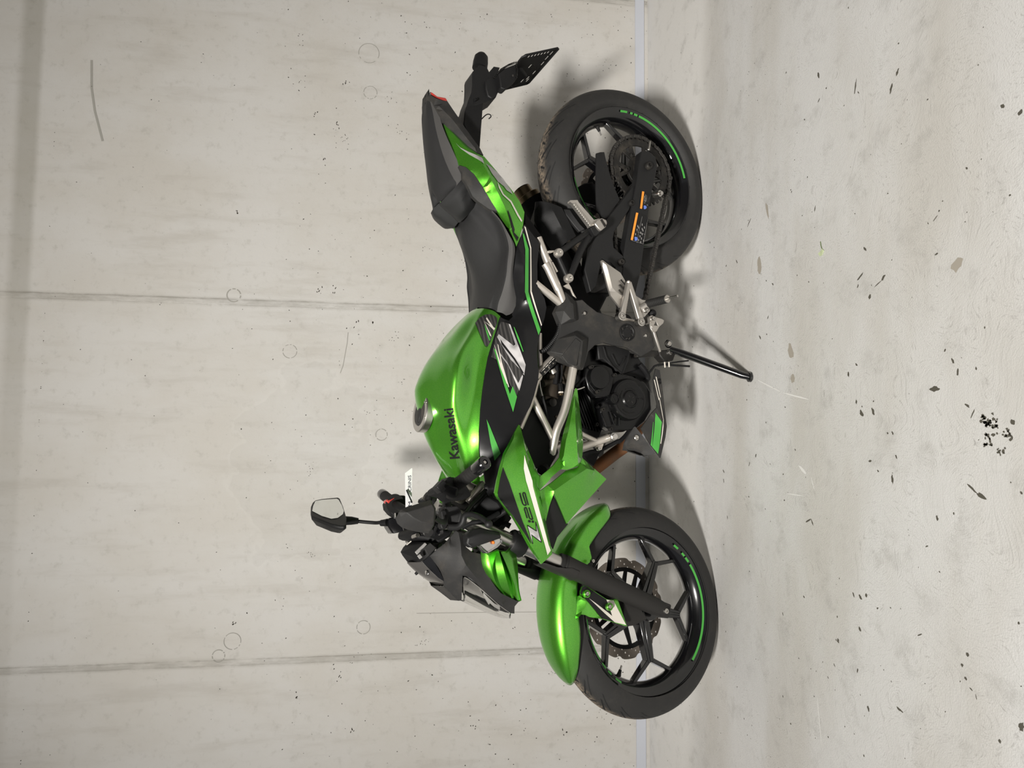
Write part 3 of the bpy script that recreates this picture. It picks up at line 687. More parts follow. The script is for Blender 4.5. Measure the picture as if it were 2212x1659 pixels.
m = MB(); m.patch(mir([(-.0443,.13,.3311),(-.0522,.13,.3032),(-.037,.13,.2758),(-.0057,.13,.2704),(.1464,.126,.3078),(.3564,.122,.3451),(.4096,.121,.3622),(.4063,.121,.3883),(.3652,.121,.4103),(.1577,.124,.3727),(.053,.128,.3495),(-.0194,.13,.3364)]), th=.028, res=.02, side=-1); part('swing_arm_beam', DARK, m, arm, bevel=.003)
m = MB(); m.cyl((.50, -.12, .40), (.50, .12, .40), .026, n=20); m.bar((.36, -.12, .40), (.36, .12, .40), .05, .05, .06, .06, (0, 0, 1)); part('swing_arm_pivot', DARK, m, arm)
for px, r in (([(.1282,.121,.3684)][0], .0095), ([(.3199,.121,.4125)][0], .010)): bolt('bolt', px, r, arm, GRIMY, h=.008)
m = MB(); L_ = [(-.0361,.1305,.3345),(.058,.1305,.3569),(.1282,.1305,.3728)]
lab = decal('warning_label', BDECAL, [(.0857,.126,.3263),(.0891,.126,.3012),(.1409,.126,.3158),(.1409,.126,.3403)], [arm]); decal('warning_bar', ORANGE, [(.0861,.126,.3307),(.0858,.126,.3225),(.1422,.126,.3328),(.1423,.126,.3404)], [arm], off=.0028, parent=lab)
lab2 = decal('warning_label', BDECAL, [(.1565,.124,.3464),(.1634,.124,.3086),(.2528,.124,.331),(.2474,.124,.3757)], [arm]); decal('warning_bar', ORANGE, [(.1574,.124,.354),(.1573,.124,.3459),(.2463,.124,.3688),(.2462,.124,.3767)], [arm], off=.0028, parent=lab2)
def sticker_ink(L, ringpts, dots):
    m = MB()
    for p, r in ringpts: m.lathe([(r, 0), (r, .0006)], cast([p], [arm], (.05, .87, .45), .0030)[0], (.05, .87, .45), 20)
    return m.build('mandatory_sign', BLUE, L)
sticker_ink(lab, [([(.1357,.126,.3227)][0], .0058)], None); sticker_ink(lab2, [([(.2405,.124,.3585)][0], .0062)], None)
def ink(L, pts, w, sz=.0012):
    m = MB()
    for p in pts:
        a, b_ = cast([Vector(p) + Vector((-w, 0, 0)), Vector(p) + Vector((w, 0, 0))], [arm], (.05, .87, .45), .0024)
        m.bar(a, b_, sz, sz, .0004, .0004)
    return m.build('small_print', LGREY, L)
ink(lab, [(.1021,.126,.3198),(.1074,.126,.3184),(.1133,.126,.3197),(.1212,.126,.3222),(.1263,.126,.3125),(.1339,.126,.3156)], .002)
ink(lab2, [(.1992,.124,.349),(.2033,.124,.3464),(.2056,.124,.333),(.2097,.124,.3305),(.2112,.124,.3521),(.218,.124,.3389),(.2217,.124,.3336),(.2259,.124,.358),(.23,.124,.342),(.236,.124,.3369),(.2423,.124,.3478),(.2415,.124,.329),(.2479,.124,.34),(.1917,.124,.3325),(.1995,.124,.3247)], .0032, .0022)
strokes('sign_lines', LGREY, [[(.1017,.126,.3225),(.0947,.126,.3179),(.0973,.126,.3142),(.1096,.126,.3152),(.1178,.126,.3188),(.1158,.126,.3231),(.1017,.126,.3225)], ], .0008, [arm], parent=lab, off=.0027)
strokes('sign_lines', LGREY, [[(.1662,.124,.3316),(.2123,.124,.3452),(.2524,.124,.3536)], [(.2173,.124,.3534),(.221,.124,.3212)], [(.1645,.124,.3097),(.2519,.124,.331),(.2475,.124,.3736)]], .0006, [arm], parent=lab2, off=.0027)
m = MB(); m.tube([(-.0873,.124,.2927),(-.0723,.124,.2949),(-.0596,.124,.2982)], .0035, 10); m.ball([(-.0582,.126,.2998)][0], .0045, 8); part('chain_adjuster', STEEL, m, arm)
m = MB(); m.cyl([(.0866,.128,.2849)][0], [(.0921,.152,.2821)][0], .0105, .0095, 18); m.cyl([(.0893,.14,.2835)][0], [(.0944,.16,.282)][0], .006, .0058, 14); part('stand_spool', STEEL, m, arm)
m = MB(); m.patch([(-.0148,.104,.4788),(-.0194,.108,.4668),(-.0201,.112,.4554),(.0072,.112,.4494),(.0419,.112,.4388),(.0771,.112,.4261),(.1213,.112,.4032),(.1652,.112,.437),(.191,.112,.4542),(.1858,.11,.4671),(.164,.104,.483),(.0845,.104,.4827)], [[(-.015,.112,.4634),(.0843,.112,.4654),(.1846,.112,.4684)]], th=.004, res=.016); part('chain_guard', DARK, m)
m = MB(); m.patch([(.1489,.045,.654),(.1467,.05,.6416),(.1494,.06,.622),(.1572,.07,.6059),(.166,.078,.5869),(.1944,.08,.5698),(.2464,.08,.5398),(.2667,.075,.5679),(.2875,.068,.5878),(.2943,.06,.6135),(.2714,.05,.6244),(.2483,.042,.6348),(.2199,.036,.6471),(.2018,.034,.6534),(.1748,.036,.6535)], [[(.1532,.065,.6232),(.1889,.078,.6109),(.223,.08,.5923),(.2646,.076,.5668)]], th=.004, res=.016)
part('rear_mudguard', BLACK, m)
m = MB(); m.patch([(.1663,.07,.5805),(.1702,.085,.5622),(.1914,.09,.5502),(.2148,.095,.5331),(.2296,.1,.5192),(.2362,.09,.5338),(.2172,.085,.5493),(.1885,.08,.5714)], th=.01, res=.02); part('mudguard_skirt', DARK, m, bevel=.002)
m = MB(); m.patch([(.2171,.1,.7176),(.2348,.1,.7019),(.2604,.1,.6797),(.2745,.1,.6669),(.2928,.1,.6703),(.2988,.1,.68),(.2931,.1,.6991),(.2668,.1,.7163)], th=.02, res=.03); part('inner_panel', DEEP, m)
ex = MB(); ex.cyl([(.0635,-.135,.581)][0], [(.0242,-.145,.6021)][0], .031, .030, 28); pipe = part('exhaust_pipe', BRASS, ex)
m = MB(); m.lathe([(.0295, 0), (.0295, .0015), (.0001, .0016)], [(.0237,-.1452,.6024)][0], Vector([(.0242,-.145,.6021)][0]) - Vector([(.0635,-.135,.581)][0]), 24); m.build('pipe_mouth', DEEP, pipe)
a_, b_ = Vector([(.0619,-.135,.5727)][0]), Vector([(.0257,-.142,.5945)][0]); d = (b_ - a_).normalized()
m = MB(); m.cyl(a_ + d * .0, a_ + d * .022, .040, n=28); m.build('pipe_clamp', BRASS, pipe, bevel=.002)
m = MB(); m.tube([a_ - d * .0, a_ - d * .10, (.33, -.14, .42), (.45, -.13, .33)], [.052, .055, .055, .03], 24); m.build('silencer', DEEP, pipe)

# ---- engine
m = MB(); m.patch([(.5676,.09,.4807),(.5711,.1,.4192),(.5834,.1,.3493),(.6075,.1,.3278),(.6391,.1,.3065),(.6937,.1,.295),(.7607,.1,.3202),(.8017,.1,.3571),(.8174,.1,.4009),(.8152,.09,.4616),(.7916,.09,.486),(.7462,.085,.4982),(.6975,.08,.5187),(.6526,.08,.5343),(.6128,.08,.5253),(.5838,.085,.5113)], th=.2, res=.03)
eng = part('engine', ENGINE, m, bevel=.006)
m = MB(); m.patch([(.6615,.06,.6508),(.637,.06,.6031),(.6503,.065,.5331),(.6953,.07,.504),(.7469,.07,.4717),(.8029,.07,.4519),(.835,.07,.4654),(.8434,.07,.5153),(.8228,.065,.5363),(.8441,.06,.5659),(.8204,.05,.5996),(.7702,.05,.6385)], th=.13, res=.03); m.build('cylinder', DEEP, eng, bevel=.004)
for k in range(7):
    m = MB(); c0 = Vector([(.7038,.074,.5192)][0]); c1 = Vector([(.8179,.074,.4718)][0]); n = Vector((-.2, 0, .98)); p = n * (.010 * k)
    m.bar(c0 + p + Vector((0, -.06, 0)), c1 + p + Vector((0, -.06, 0)), .0025, .0025, .13, .13, (0, 1, 0)); m.build('cooling_fin', ENGINE, eng)
def disc_cover(px, lat, prof, name, mat, n=56):
    m = MB(); m.lathe(prof, px, (0, 1, 0), n); return m.build(name, mat, eng, angle=28)
cc = [(.7279,.15,.4072)][0]
gen = disc_cover((cc[0], .105, cc[2]), 0, [(.061, 0), (.060, .026), (.056, .034), (.050, .0365), (.048, .0355), (.026, .0365), (.0225, .0405), (.0205, .041), (.0195, .0385), (.001, .0385)], 'generator_cover', ENGINE)
for a0, a1, r in ((-20, 40, .0395), (150, 215, .031), (95, 130, .034)):
    m = MB(); m.tube([(cc[0] + r * math.cos(math.radians(a)), .1415, cc[2] + r * math.sin(math.radians(a))) for a in np.linspace(a0, a1, 10)], .0012, 6); m.build('cover_rib', ENGINE, gen)
for a in (92, -96): m = MB(); m.tube([(cc[0] + r * math.cos(math.radians(a + (4 if r > .045 else 0))), .1415, cc[2] + r * math.sin(math.radians(a))) for r in (.028, .036, .044, .047)], .0013, 6); m.build('cover_rib', ENGINE, gen)
m = MB()
for a, r in ((60, .009), (150, .009), (240, .010), (330, .009)): m.bar((cc[0] + (r - .003) * math.cos(math.radians(a)), .144, cc[2] + (r - .003) * math.sin(math.radians(a))), (cc[0] + (r + .004) * math.cos(math.radians(a)), .144, cc[2] + (r + .004) * math.sin(math.radians(a))), .0013, .0013, .0012, .0012)
m.build('cap_slot', GREY, gen)
pc = [(.7294,.15,.4612)][0]; m = MB(); m.lathe([(.0165, -.03), (.0165, 0), (.0145, .003), (.0130, .003), (.0120, 0), (.001, 0)], (pc[0], .143, pc[2]), (0, 1, 0), 32); pl = m.build('inspection_plug', ENGINE, eng)
m = MB(); m.bar((pc[0] - .006, .1435, pc[2] + .004), (pc[0] + .006, .1435, pc[2] - .004), .0022, .0022, .001, .001); m.build('plug_slot', DEEP, pl)
sc_ = [(.6716,.14,.5062)][0]; sc_cover = disc_cover((sc_[0], .105, sc_[2]), 0, [(.0335, 0), (.0335, .028), (.031, .034), (.0285, .035), (.001, .035)], 'starter_gear_cover', ENGINE)
m = MB(); m.patch([(.6479,.128,.5445),(.6336,.13,.5206),(.6321,.13,.4836),(.6421,.132,.4597),(.6631,.132,.4517),(.6957,.135,.4616),(.722,.135,.4725),(.7248,.13,.4827),(.7263,.128,.5148),(.7048,.126,.5361),(.6745,.126,.5454)], th=.03, res=.02); m.build('sprocket_cover', ENGINE, eng, bevel=.003)
m = MB(); m.patch([(.6611,.126,.4561),(.652,.126,.4299),(.6577,.126,.3862),(.6723,.126,.342),(.7006,.126,.3213),(.7518,.124,.3181),(.789,.12,.3418),(.8134,.12,.3783),(.8147,.118,.4205),(.816,.118,.46),(.8054,.118,.48),(.7664,.118,.4924),(.7382,.12,.4897),(.7233,.125,.4656),(.6948,.126,.4655)], th=.03, res=.02); m.build('crankcase_cover', ENGINE, eng, bevel=.004)
for P in ([(.7644,.124,.4661),(.8006,.124,.4518),(.7791,.124,.4452),(.7695,.124,.4526)], [(.7672,.124,.4346),(.8028,.124,.4356)], [(.77,.124,.4965),(.8073,.124,.4807)], [(.7265,.124,.5138),(.7226,.124,.4819)], [(.6714,.128,.5384),(.6923,.128,.5339),(.7122,.128,.5145)], [(.7358,.128,.4816),(.7123,.128,.4674)]): m = MB(); m.tube(P, .0022, 8); m.build('casing_rib', GLOSS, eng)
for P, r in (([(.6437,.135,.5316)], .0062), ([(.6608,.135,.4538)], .0055), ([(.7116,.135,.5124)], .006), ([(.7601,.126,.4909)], .006), ([(.8135,.122,.4635)], .0062), ([(.6597,.12,.4066)], .004), ([(.7538,.126,.5075)], .004), ([(.7986,.09,.4888)], .006)): bolt('bolt', P[0], r, eng, GRIMY if r > .005 else ENGINE)
m = MB(); m.patch([(.5764,.118,.4995),(.5728,.12,.4757),(.5729,.12,.4377),(.581,.12,.3871),(.6086,.12,.3915),(.633,.122,.4006),(.6553,.124,.4217),(.645,.122,.4412),(.6268,.12,.4625),(.6154,.118,.4796),(.6169,.116,.4929)], th=.02, res=.02, ); v = m.build('breather_cover', DARK, eng, bevel=.003)
for P in ([(.5817,.126,.4834),(.6093,.126,.4745),(.6326,.126,.4563),(.6517,.126,.4273)], [(.5881,.126,.393),(.6177,.126,.4026),(.6511,.126,.4187)], [(.6006,.126,.4554),(.6277,.126,.4393),(.6341,.126,.4301),(.6189,.126,.4177),(.6039,.126,.4095)]): m = MB(); m.tube(P, .0017, 8); m.build('cover_rib', DARK, v)
m = MB(); m.patch([(.649,.1,.4006),(.623,.1,.3312),(.6335,.1,.3094),(.6602,.1,.3031),(.6728,.1,.311),(.6639,.1,.3581)], th=.12, res=.03); m.build('oil_sump', DEEP, eng, bevel=.005)
m = MB(); m.tube([(.6182,.11,.3459),(.6348,.11,.3283),(.6496,.105,.3139),(.661,.1,.3142),(.6682,.1,.3328),(.6621,.105,.3654)], .008, 10, sm=24); m.build('coolant_hose', DEEP, eng)
# carburettor side
m = MB(); m.cyl([(.6638,.075,.6252)][0], [(.7278,.075,.6323)][0], .021, .025, 24); cb = m.build('throttle_body', CARB, eng)
for pa, pb, r0, mt in (([(.6921,.09,.6594)], [(.6812,.09,.6212)], .010, CARB), ([(.7294,.08,.6511)], [(.7172,.08,.6094)], .007, CARB), ([(.6747,.1,.6491)], [(.6708,.1,.6332)], .008, CARB), ([(.6529,.1,.6378)], [(.6637,.1,.6315)], .010, ALU)):
    m = MB(); m.cyl(pa[0], pb[0], r0, n=16); m.build('carburettor_fitting', mt, cb)
m = MB(); m.cyl([(.6495,.1,.5911)][0], [(.6753,.07,.5735)][0], .020, .016, 20); m.build('intake_joint', CARB, cb)
m = MB(); m.bar([(.693,.115,.6208)][0], [(.715,.115,.6187)][0], .010, .010, .010, .010); cn = m.build('wiring_connector', BLACK, eng, bevel=.001)
m = MB(); m.bar([(.715,.115,.6187)][0], [(.7198,.115,.6184)][0], .011, .011, .010, .010); m.build('connector_end', WHITE, cn, bevel=.001)
m = MB(); m.bar([(.7198,.115,.6184)][0], [(.726,.115,.618)][0], .009, .009, .008, .008); m.build('connector_seal', BRASS, cn, bevel=.001)
for P, r, mt, nm in (([(.6884,.12,.6868),(.7074,.12,.6854),(.7314,.12,.6787)], .0022, STEEL, 'throttle_cable'), ([(.7314,.12,.6787),(.7448,.12,.675),(.7607,.12,.6698),(.7839,.118,.6654),(.8117,.115,.6578),(.838,.11,.6491),(.8699,.1,.65)], .0032, BLACK, 'throttle_cable_sleeve'), ([(.6413,.11,.6115),(.6666,.11,.6119),(.6924,.112,.6182)], .003, BLACK, 'wiring_loom'), ([(.6379,.1,.6248),(.6603,.1,.6235),(.6942,.1,.6271)], .008, DEEP, 'intake_hose'), ([(.6995,.11,.6891),(.7173,.112,.6873),(.7321,.112,.6828),(.753,.11,.6711)], .003, BLACK, 'wiring_loom'),
                     ([(.8699,.1,.7111),(.8654,.1,.6914),(.8825,.1,.6778),(.8942,.1,.6564)], .003, BLACK, 'wiring_loom'), ([(.8444,.1,.7049),(.8521,.1,.6913),(.8654,.1,.6884)], .002, BLACK, 'wiring_loom'), ([(.6986,.115,.5716),(.6794,.118,.5519),(.6704,.12,.5398)], .004, DEEP, 'wiring_loom'), ([(.7095,.12,.5797),(.7056,.12,.5618),(.699,.12,.5453)], .0022, STEEL, 'gear_cable')):
    m = MB(); m.tube(P, r, 8, sm=18); part(nm, mt, m)
m = MB(); m.lathe([(.012, -.01), (.012, .006), (.006, .008), (.001, .008)], [(.742,.08,.6266)][0], (0, 1, 0), 20); m.build('sensor', GRIMY, eng)
m = MB(); m.ball([(.7822,.09,.6196)][0], .005, 8); m.build('bolt', CARB, eng)
# dark mass behind the engine: airbox, battery tray
m = MB(); m.patch([(.493,.05,.6755),(.4582,.05,.6235),(.4293,.05,.5366),(.4542,.06,.4753),(.5675,.06,.4607),(.6379,.06,.5215),(.6349,.05,.5973),(.6596,.05,.6453),(.6047,.05,.6606)], th=.1, res=.04); part('air_box', DEEP, m, bevel=.01)
m = MB(); m.patch([(.1371,.03,.623),(.3986,.05,.4734),(.3927,.06,.4073),(.469,.06,.4509),(.4839,.05,.6039),(.3749,.04,.6451),(.2421,.03,.6578)], th=.06, res=.05); part('battery_tray', DEEP, m, bevel=.01)
m = MB(); m.patch([(.8169,.12,.7438),(.7588,.11,.7016),(.7764,.11,.6529),(.882,.12,.6295),(.9216,.13,.6621),(.9285,.13,.735)], th=.24, res=.05); part('radiator', DEEP, m, bevel=.004)
m = MB(); m.cyl([(.9089,.1,.6566)][0], [(.9296,.13,.6872)][0], .014, n=18); part('radiator_hose', DEEP, m)
m = MB(); m.tube([(.9282,.01,.4533),(.9031,.02,.4207),(.8777,.03,.3876),(.8444,.04,.3406),(.8105,.04,.3124),(.7828,.03,.2855)], .019, 18, sm=24); part('exhaust_header', RUST, m)
m = MB(); m.tube([(.8828,.07,.5212),(.8755,.075,.4975),(.8724,.08,.4754),(.8578,.085,.4442),(.8429,.09,.4125),(.846,.09,.4128),(.8297,.09,.3918),(.8064,.09,.3703),(.7895,.085,.3563),(.7785,.08,.3196)], .006, 10, sm=40); part('oil_hose', DEEP, m)
m = MB(); m.patch([(.8809,.06,.5165),(.8734,.065,.4824),(.8662,.068,.474),(.8672,.07,.4514),(.8819,.07,.4689),(.9144,.06,.4801),(.9045,.055,.4936)], th=.015, res=.03); part('radiator_bracket', DEEP, m)

# ---------------------------------------------------------------- trellis frame
def tube(P, r, name='frame_tube', mat=None, parent=None, sm=0, n=14, xf=None):
    m = MB(); m.tube(P, r, n, sm=sm); return part(name, mat or SILVER, m, parent, xf=xf)
both = lambda P: [P, mir(P)]
FT = []
for P, r in (([(.6494,.15,.5982),(.7589,.14,.6184),(.8228,.128,.6407),(.8639,.118,.6462),(.9063,.105,.6517),(.9369,.09,.6636)], .0118), ([(.735,.128,.7153),(.748,.128,.7087),(.8544,.118,.6415)], .0098), ([(.9047,.115,.7118),(.8784,.11,.6495)], .0082), ([(.6169,.135,.6386),(.6692,.135,.6933),(.6852,.135,.7086)], .0118),
             ([(.5642,.13,.6928),(.6207,.13,.6925),(.6751,.13,.6906),(.7003,.13,.703),(.7508,.13,.7184),(.8214,.13,.7517)], .0080), ([(.3694,.14,.6789),(.3819,.14,.6694),(.471,.14,.6201)], .0108), ([(.4284,.14,.7089),(.486,.14,.6165)], .0098),
             ([(.8205,.11,.5681),(.8323,.11,.5456),(.8475,.115,.5097)], .0085), ([(.8696,.1,.5709),(.8634,.11,.5462),(.8352,.118,.4612)], .0108), ([(.2955,.13,.6935),(.4835,.145,.6195)], .0108)):
    for k, Q_ in enumerate(both(P)): FT.append(tube(Q_, r, sm=30 if len(Q_) > 3 else 0))
fr_l = FT[0]
m = MB(); m.cyl([(.8375,.118,.4697)][0], [(.8336,.118,.4561)][0], .0125, n=20); m.cyl([(.8339,.112,.4536)][0], [(.8352,.14,.4647)][0], .010, n=18); m.cyl([(.8352,.135,.4629)][0], [(.8361,.152,.4682)][0], .0082, .0078, 6); part('engine_mount_bolt', STEEL, m)
m = MB(); m.patch([(.8619,.112,.5081),(.8539,.116,.4823),(.8714,.116,.4894),(.873,.115,.5004)], th=.006, res=.03); part('frame_bracket', SILVER, m, bevel=.0008)
bolt('bolt', [(.8683,.118,.5015)][0], .006, root, STEEL)
m = MB(); m.cyl([(.8721,.118,.654)][0], [(.8855,.118,.6542)][0], .006, n=10); part('frame_weld', SILVER, m)
lb = decal('frame_label', BDECAL, [(.6724,.14,.6984),(.6266,.14,.6533),(.6361,.14,.6433),(.6461,.14,.6481),(.6818,.14,.6886)], [FT[6]], off=.0014, res=.005)
strokes('small_print', WHITE, [[(.6721,.14,.6946),(.6604,.14,.6822)], [(.6582,.14,.6799),(.65,.14,.6714)], [(.6478,.14,.6698),(.6397,.14,.662)], [(.6382,.14,.6604),(.6315,.14,.6534)]], .0016, [FT[6]], parent=lb, off=.0026)
strokes('small_print', LGREY, [[(.676,.14,.6824),(.6495,.14,.6559)], [(.6576,.14,.673),(.6495,.14,.6652)]], .0008, [FT[6]], parent=lb, off=.0026)
# rear sub-frame clips and pillion peg hanger
m = MB()
for P, r in (([(.3349,.15,.6388),(.2529,.135,.5328)], .0088), ([(.4029,.15,.6073),(.32,.14,.5641),(.266,.135,.5331)], .0088), ([(.3382,.14,.6399),(.4,.145,.6112)], .007)): m.tube(P, r, 12)
hang = part('footpeg_hanger', DARK, m)
m = MB(); m.slab([(.3738,.13,.5929),(.2937,.135,.5598),(.2579,.14,.5319),(.2641,.14,.515),(.2831,.138,.5345),(.3165,.135,.5535),(.3643,.13,.5779)], .012); m.build('hanger_stay', DARK, hang, bevel=.003)
for P in ([(.337,.155,.6417)], [(.4048,.155,.6104)]):
    m = MB(); m.lathe([(.0125, -.012), (.0125, .001), (.0105, .004), (.0045, .004), (.004, .001), (.001, .001)], P[0], (0, 1, 0), 24); m.build('bolt', ALU, hang)
m = MB()
for P in ([(.3334,.143,.6723),(.3312,.143,.6676),(.3276,.143,.6485),(.3333,.143,.6533),(.3374,.143,.6613),(.3386,.143,.6692)], [(.332,.143,.6818),(.3303,.143,.6783),(.3604,.143,.6571),(.3646,.143,.6613)], [(.3636,.143,.6592),(.3612,.143,.6556),(.3871,.143,.6389),(.3899,.143,.6437)], [(.4257,.143,.622),(.4153,.143,.6056),(.4266,.143,.5973),(.4384,.143,.5919),(.4556,.143,.5804),(.4499,.143,.5912),(.433,.143,.5989),(.4304,.143,.6105)]): m.slab(P, .006)
part('subframe_bracket', SILVER, m, bevel=.0008)
# pillion peg
m = MB(); m.slab([(.185,.168,.6121),(.1807,.17,.5895),(.1866,.17,.5855),(.2232,.158,.5276),(.2153,.156,.509),(.2194,.156,.5023),(.2316,.155,.5139),(.2452,.155,.5396),(.2402,.156,.5435),(.1935,.168,.6024),(.1902,.168,.6122)], .014)
pp = part('pillion_footpeg', ALU, m, bevel=.0025)
m = MB(); m.slab([(.2368,.165,.5308),(.2251,.165,.5238),(.2156,.165,.5048),(.2177,.165,.4912),(.229,.165,.4872),(.2403,.165,.4918),(.2553,.165,.5092),(.2493,.165,.5176)], .022); m.build('peg_knuckle', ALU, pp, bevel=.003)
m = MB(); m.slab([(.2235,.1665,.512),(.2194,.1665,.5059),(.2364,.1665,.4918),(.2425,.1665,.4971)], .003); m.build('knuckle_slot', GRIMY, pp)
m = MB()
P0 = [(.1968,.171,.6019),(.2414,.159,.5438)]
for t in np.linspace(0, 1, 11):
    p = Vector(P0[0]).lerp(Vector(P0[1]), t); m.bar(p + Vector((-.003, 0, .0015)), p + Vector((.004, 0, -.001)), .0058, .0058, .008, .008)
m.build('peg_teeth', ALU, pp, bevel=.0008)
m = MB(); m.slab([(.2502,.16,.5413),(.2353,.16,.5241),(.247,.16,.5057),(.2517,.158,.5027),(.266,.15,.5148),(.2671,.15,.5216)], .02); m.build('peg_mount', DARK, pp, bevel=.002)

# frame (pivot) cover
fcv = MB(); fcv.patch([(.5009,.14,.6477),(.4933,.142,.6286),(.4626,.142,.618),(.4414,.142,.6161),(.458,.148,.5971),(.4653,.15,.5898),(.4596,.152,.5678),(.4717,.154,.5533),(.4903,.156,.5226),(.4977,.158,.4748),(.507,.158,.4457),(.5051,.16,.3916),(.5148,.16,.3527),(.5318,.16,.3419),(.5486,.158,.3321),(.57,.156,.3243),(.5809,.156,.3323),(.5902,.156,.3481),(.6039,.154,.3733),(.5964,.154,.3903),(.582,.156,.4255),(.5807,.158,.4646),(.5769,.16,.503),(.5868,.162,.535),(.6087,.165,.5593),(.6344,.168,.5689),(.6601,.166,.5779),(.6569,.168,.5897),(.6504,.17,.6178),(.6366,.16,.6458),(.6227,.158,.6501),(.617,.15,.6708),(.595,.152,.6596),(.5672,.152,.644),(.535,.148,.6366)],
             th=.012, res=.013)
fcov = part('frame_cover', GREY, fcv, angle=30, bevel=.002)
m = MB(); m.hull([(.6167,.156,.6752),(.5815,.16,.6527),(.557,.166,.6025),(.5727,.166,.5626),(.6161,.166,.5655),(.6486,.166,.5726),(.6595,.166,.5837),(.6533,.166,.5978),(.6481,.164,.6233),(.6398,.158,.6437),(.6159,.158,.6625)] + [(.6266,.184,.652),(.5732,.186,.6135),(.5847,.186,.5901),(.6249,.186,.5948),(.6559,.182,.6),(.6501,.182,.6296)] + [(p[0], p[1] - .02, p[2]) for p in [(.6167,.156,.6752),(.557,.166,.6025),(.5727,.166,.5626),(.6595,.166,.5837),(.6398,.158,.6437)]]); boss = m.build('cover_boss', GREY, fcov, bevel=.002, angle=15)
m = MB(); m.slab([(.6331,.188,.6567),(.5798,.188,.6136),(.5888,.188,.5978),(.6558,.188,.6128),(.6518,.188,.6394)], .005); m.build('boss_panel', GREY, boss, bevel=.0015)
m = MB(); m.hull([(.5015,.142,.6488),(.4939,.144,.6298),(.4639,.146,.6204),(.4428,.146,.6185),(.4587,.15,.5984),(.4686,.152,.5899),(.5249,.162,.5932),(.5285,.162,.6108),(.5389,.15,.6367)] + [(.5033,.166,.636),(.4759,.168,.6175),(.4816,.168,.6079),(.5235,.172,.6072),(.5255,.172,.6188)] + [(p[0], p[1] - .02, p[2]) for p in [(.5015,.142,.6488),(.4428,.146,.6185),(.5249,.162,.5932),(.5389,.15,.6367)]]); m.build('cover_collar', GREY, fcov, bevel=.0015, angle=15)
rc = [(.5411,.161,.4257)][0]; m = MB(); m.lathe([(.0250, -.002), (.0250, .001), (.0228, .0022), (.0215, .0008), (.0205, -.0005), (.0150, -.0005), (.0140, .0015), (.001, .0015)], rc, (0, 1, 0), 40); cap = m.build('pivot_cap', BLACK, fcov)
m = MB()
for a in (0, 55, 110, 165, 220, 275, 330): m.bar((rc[0] + .016 * math.cos(math.radians(a)), rc[1] + .0008, rc[2] + .016 * math.sin(math.radians(a))), (rc[0] + .0205 * math.cos(math.radians(a + 18)), rc[1] + .0008, rc[2] + .0205 * math.sin(math.radians(a + 18))), .0035, .0035, .0015, .0015)
m.build('cap_notch', GREY, cap)
for P in ([(.5008,.157,.5666)], [(.5437,.159,.3618)]): bolt('screw', P[0], .0052, fcov, STEEL, h=.004)
m = MB(); m.slab([(.4933,.148,.4296),(.4993,.148,.3692),(.5032,.148,.3716),(.5041,.148,.4299)], .01); part('frame_lug', SILVER, m)
# corrugated hose under the seat
Q = cr([(.6162,.135,.6944),(.6059,.14,.6756),(.5833,.14,.6551),(.5611,.14,.6407),(.5424,.14,.635),(.5248,.138,.6328)], 46); m = MB()
m.tube(Q, [.0068 if i % 2 else .0052 for i in range(46)], 12); part('corrugated_hose', BLACK, m)

# rider rear-sets
m = MB(); m.patch([(.3438,.165,.5117),(.3413,.165,.5094),(.3414,.165,.5052),(.3484,.166,.4941),(.3708,.168,.4481),(.3946,.17,.4337),(.4735,.17,.4544),(.4431,.17,.485),(.4173,.166,.4909),(.3754,.165,.5018)], [[(.3497,.169,.5081),(.3566,.172,.4993),(.3712,.174,.4951),(.4205,.176,.4835),(.4309,.175,.4703),(.4395,.175,.4517)]], th=.006, res=.012)
hg = part('heel_guard', ALU, m, angle=20)
m = MB()
for P in ([(.3933,.1745,.4525),(.4062,.1745,.4391)], [(.4077,.1745,.4564),(.4214,.1745,.443)], [(.4235,.1745,.4595),(.4367,.1745,.4478)]): m.bar(P[0], P[1], .0035, .002, .003, .003)
m.build('guard_slot', GRIMY, hg)
m = MB()
m.bar([(.3992,.18,.4307)][0], [(.5009,.178,.4554)][0], .013, .017, .013, .014); m.bar([(.3992,.18,.4307)][0], [(.5097,.178,.3898)][0], .014, .019, .013, .014)
m.cyl([(.3965,.173,.4255)][0], [(.4018,.187,.4359)][0], .0055, n=18)
hanger = part('rider_peg_bracket', ALU, m, bevel=.003)
m = MB(); m.slab([(.4025,.176,.42),(.4296,.176,.4122),(.4428,.176,.3818),(.4434,.176,.3684),(.4728,.176,.3535),(.4928,.176,.3739),(.4976,.176,.39),(.4556,.176,.4078)], .009); m.build('bracket_web', ALU, hanger, bevel=.002)
for P, r in (([(.5019,.182,.4587)], .0115), ([(.5112,.182,.3928)], .0115)):
    m = MB(); m.lathe([(r * 1.1, -.014), (r * 1.1, .003), (r * .85, .004), (r * .80, .0025), (r * .72, .0025), (r * .70, .006), (r * .32, .0065), (r * .30, .002), (.001, .002)], P[0], (0, 1, 0), 28); m.build('bracket_bolt', STEEL, hanger)
m = MB(); m.tube([(.4738,.18,.3922),(.465,.186,.3805),(.4584,.192,.3743)], [.011, .012, .010], 14); m.build('peg_joint', ALU, hanger)
bolt('peg_pin', [(.4788,.194,.3819)][0], .0075, hanger, STEEL)
a_, b_ = Vector([(.4587,.19,.3745)][0]), Vector([(.4608,.262,.3634)][0]); m = MB()
m.tube([a_.lerp(b_, t) for t in np.linspace(0, 1, 37)], [.0118 if i % 3 else .0104 for i in range(37)], 18); peg = m.build('footpeg_rubber', RUBBER, hanger, label='black ribbed rubber')
d = (b_ - a_).normalized(); m = MB(); m.cyl(b_, b_ + d * .003, .0108, n=18); m.build('peg_end', ALU, hanger)
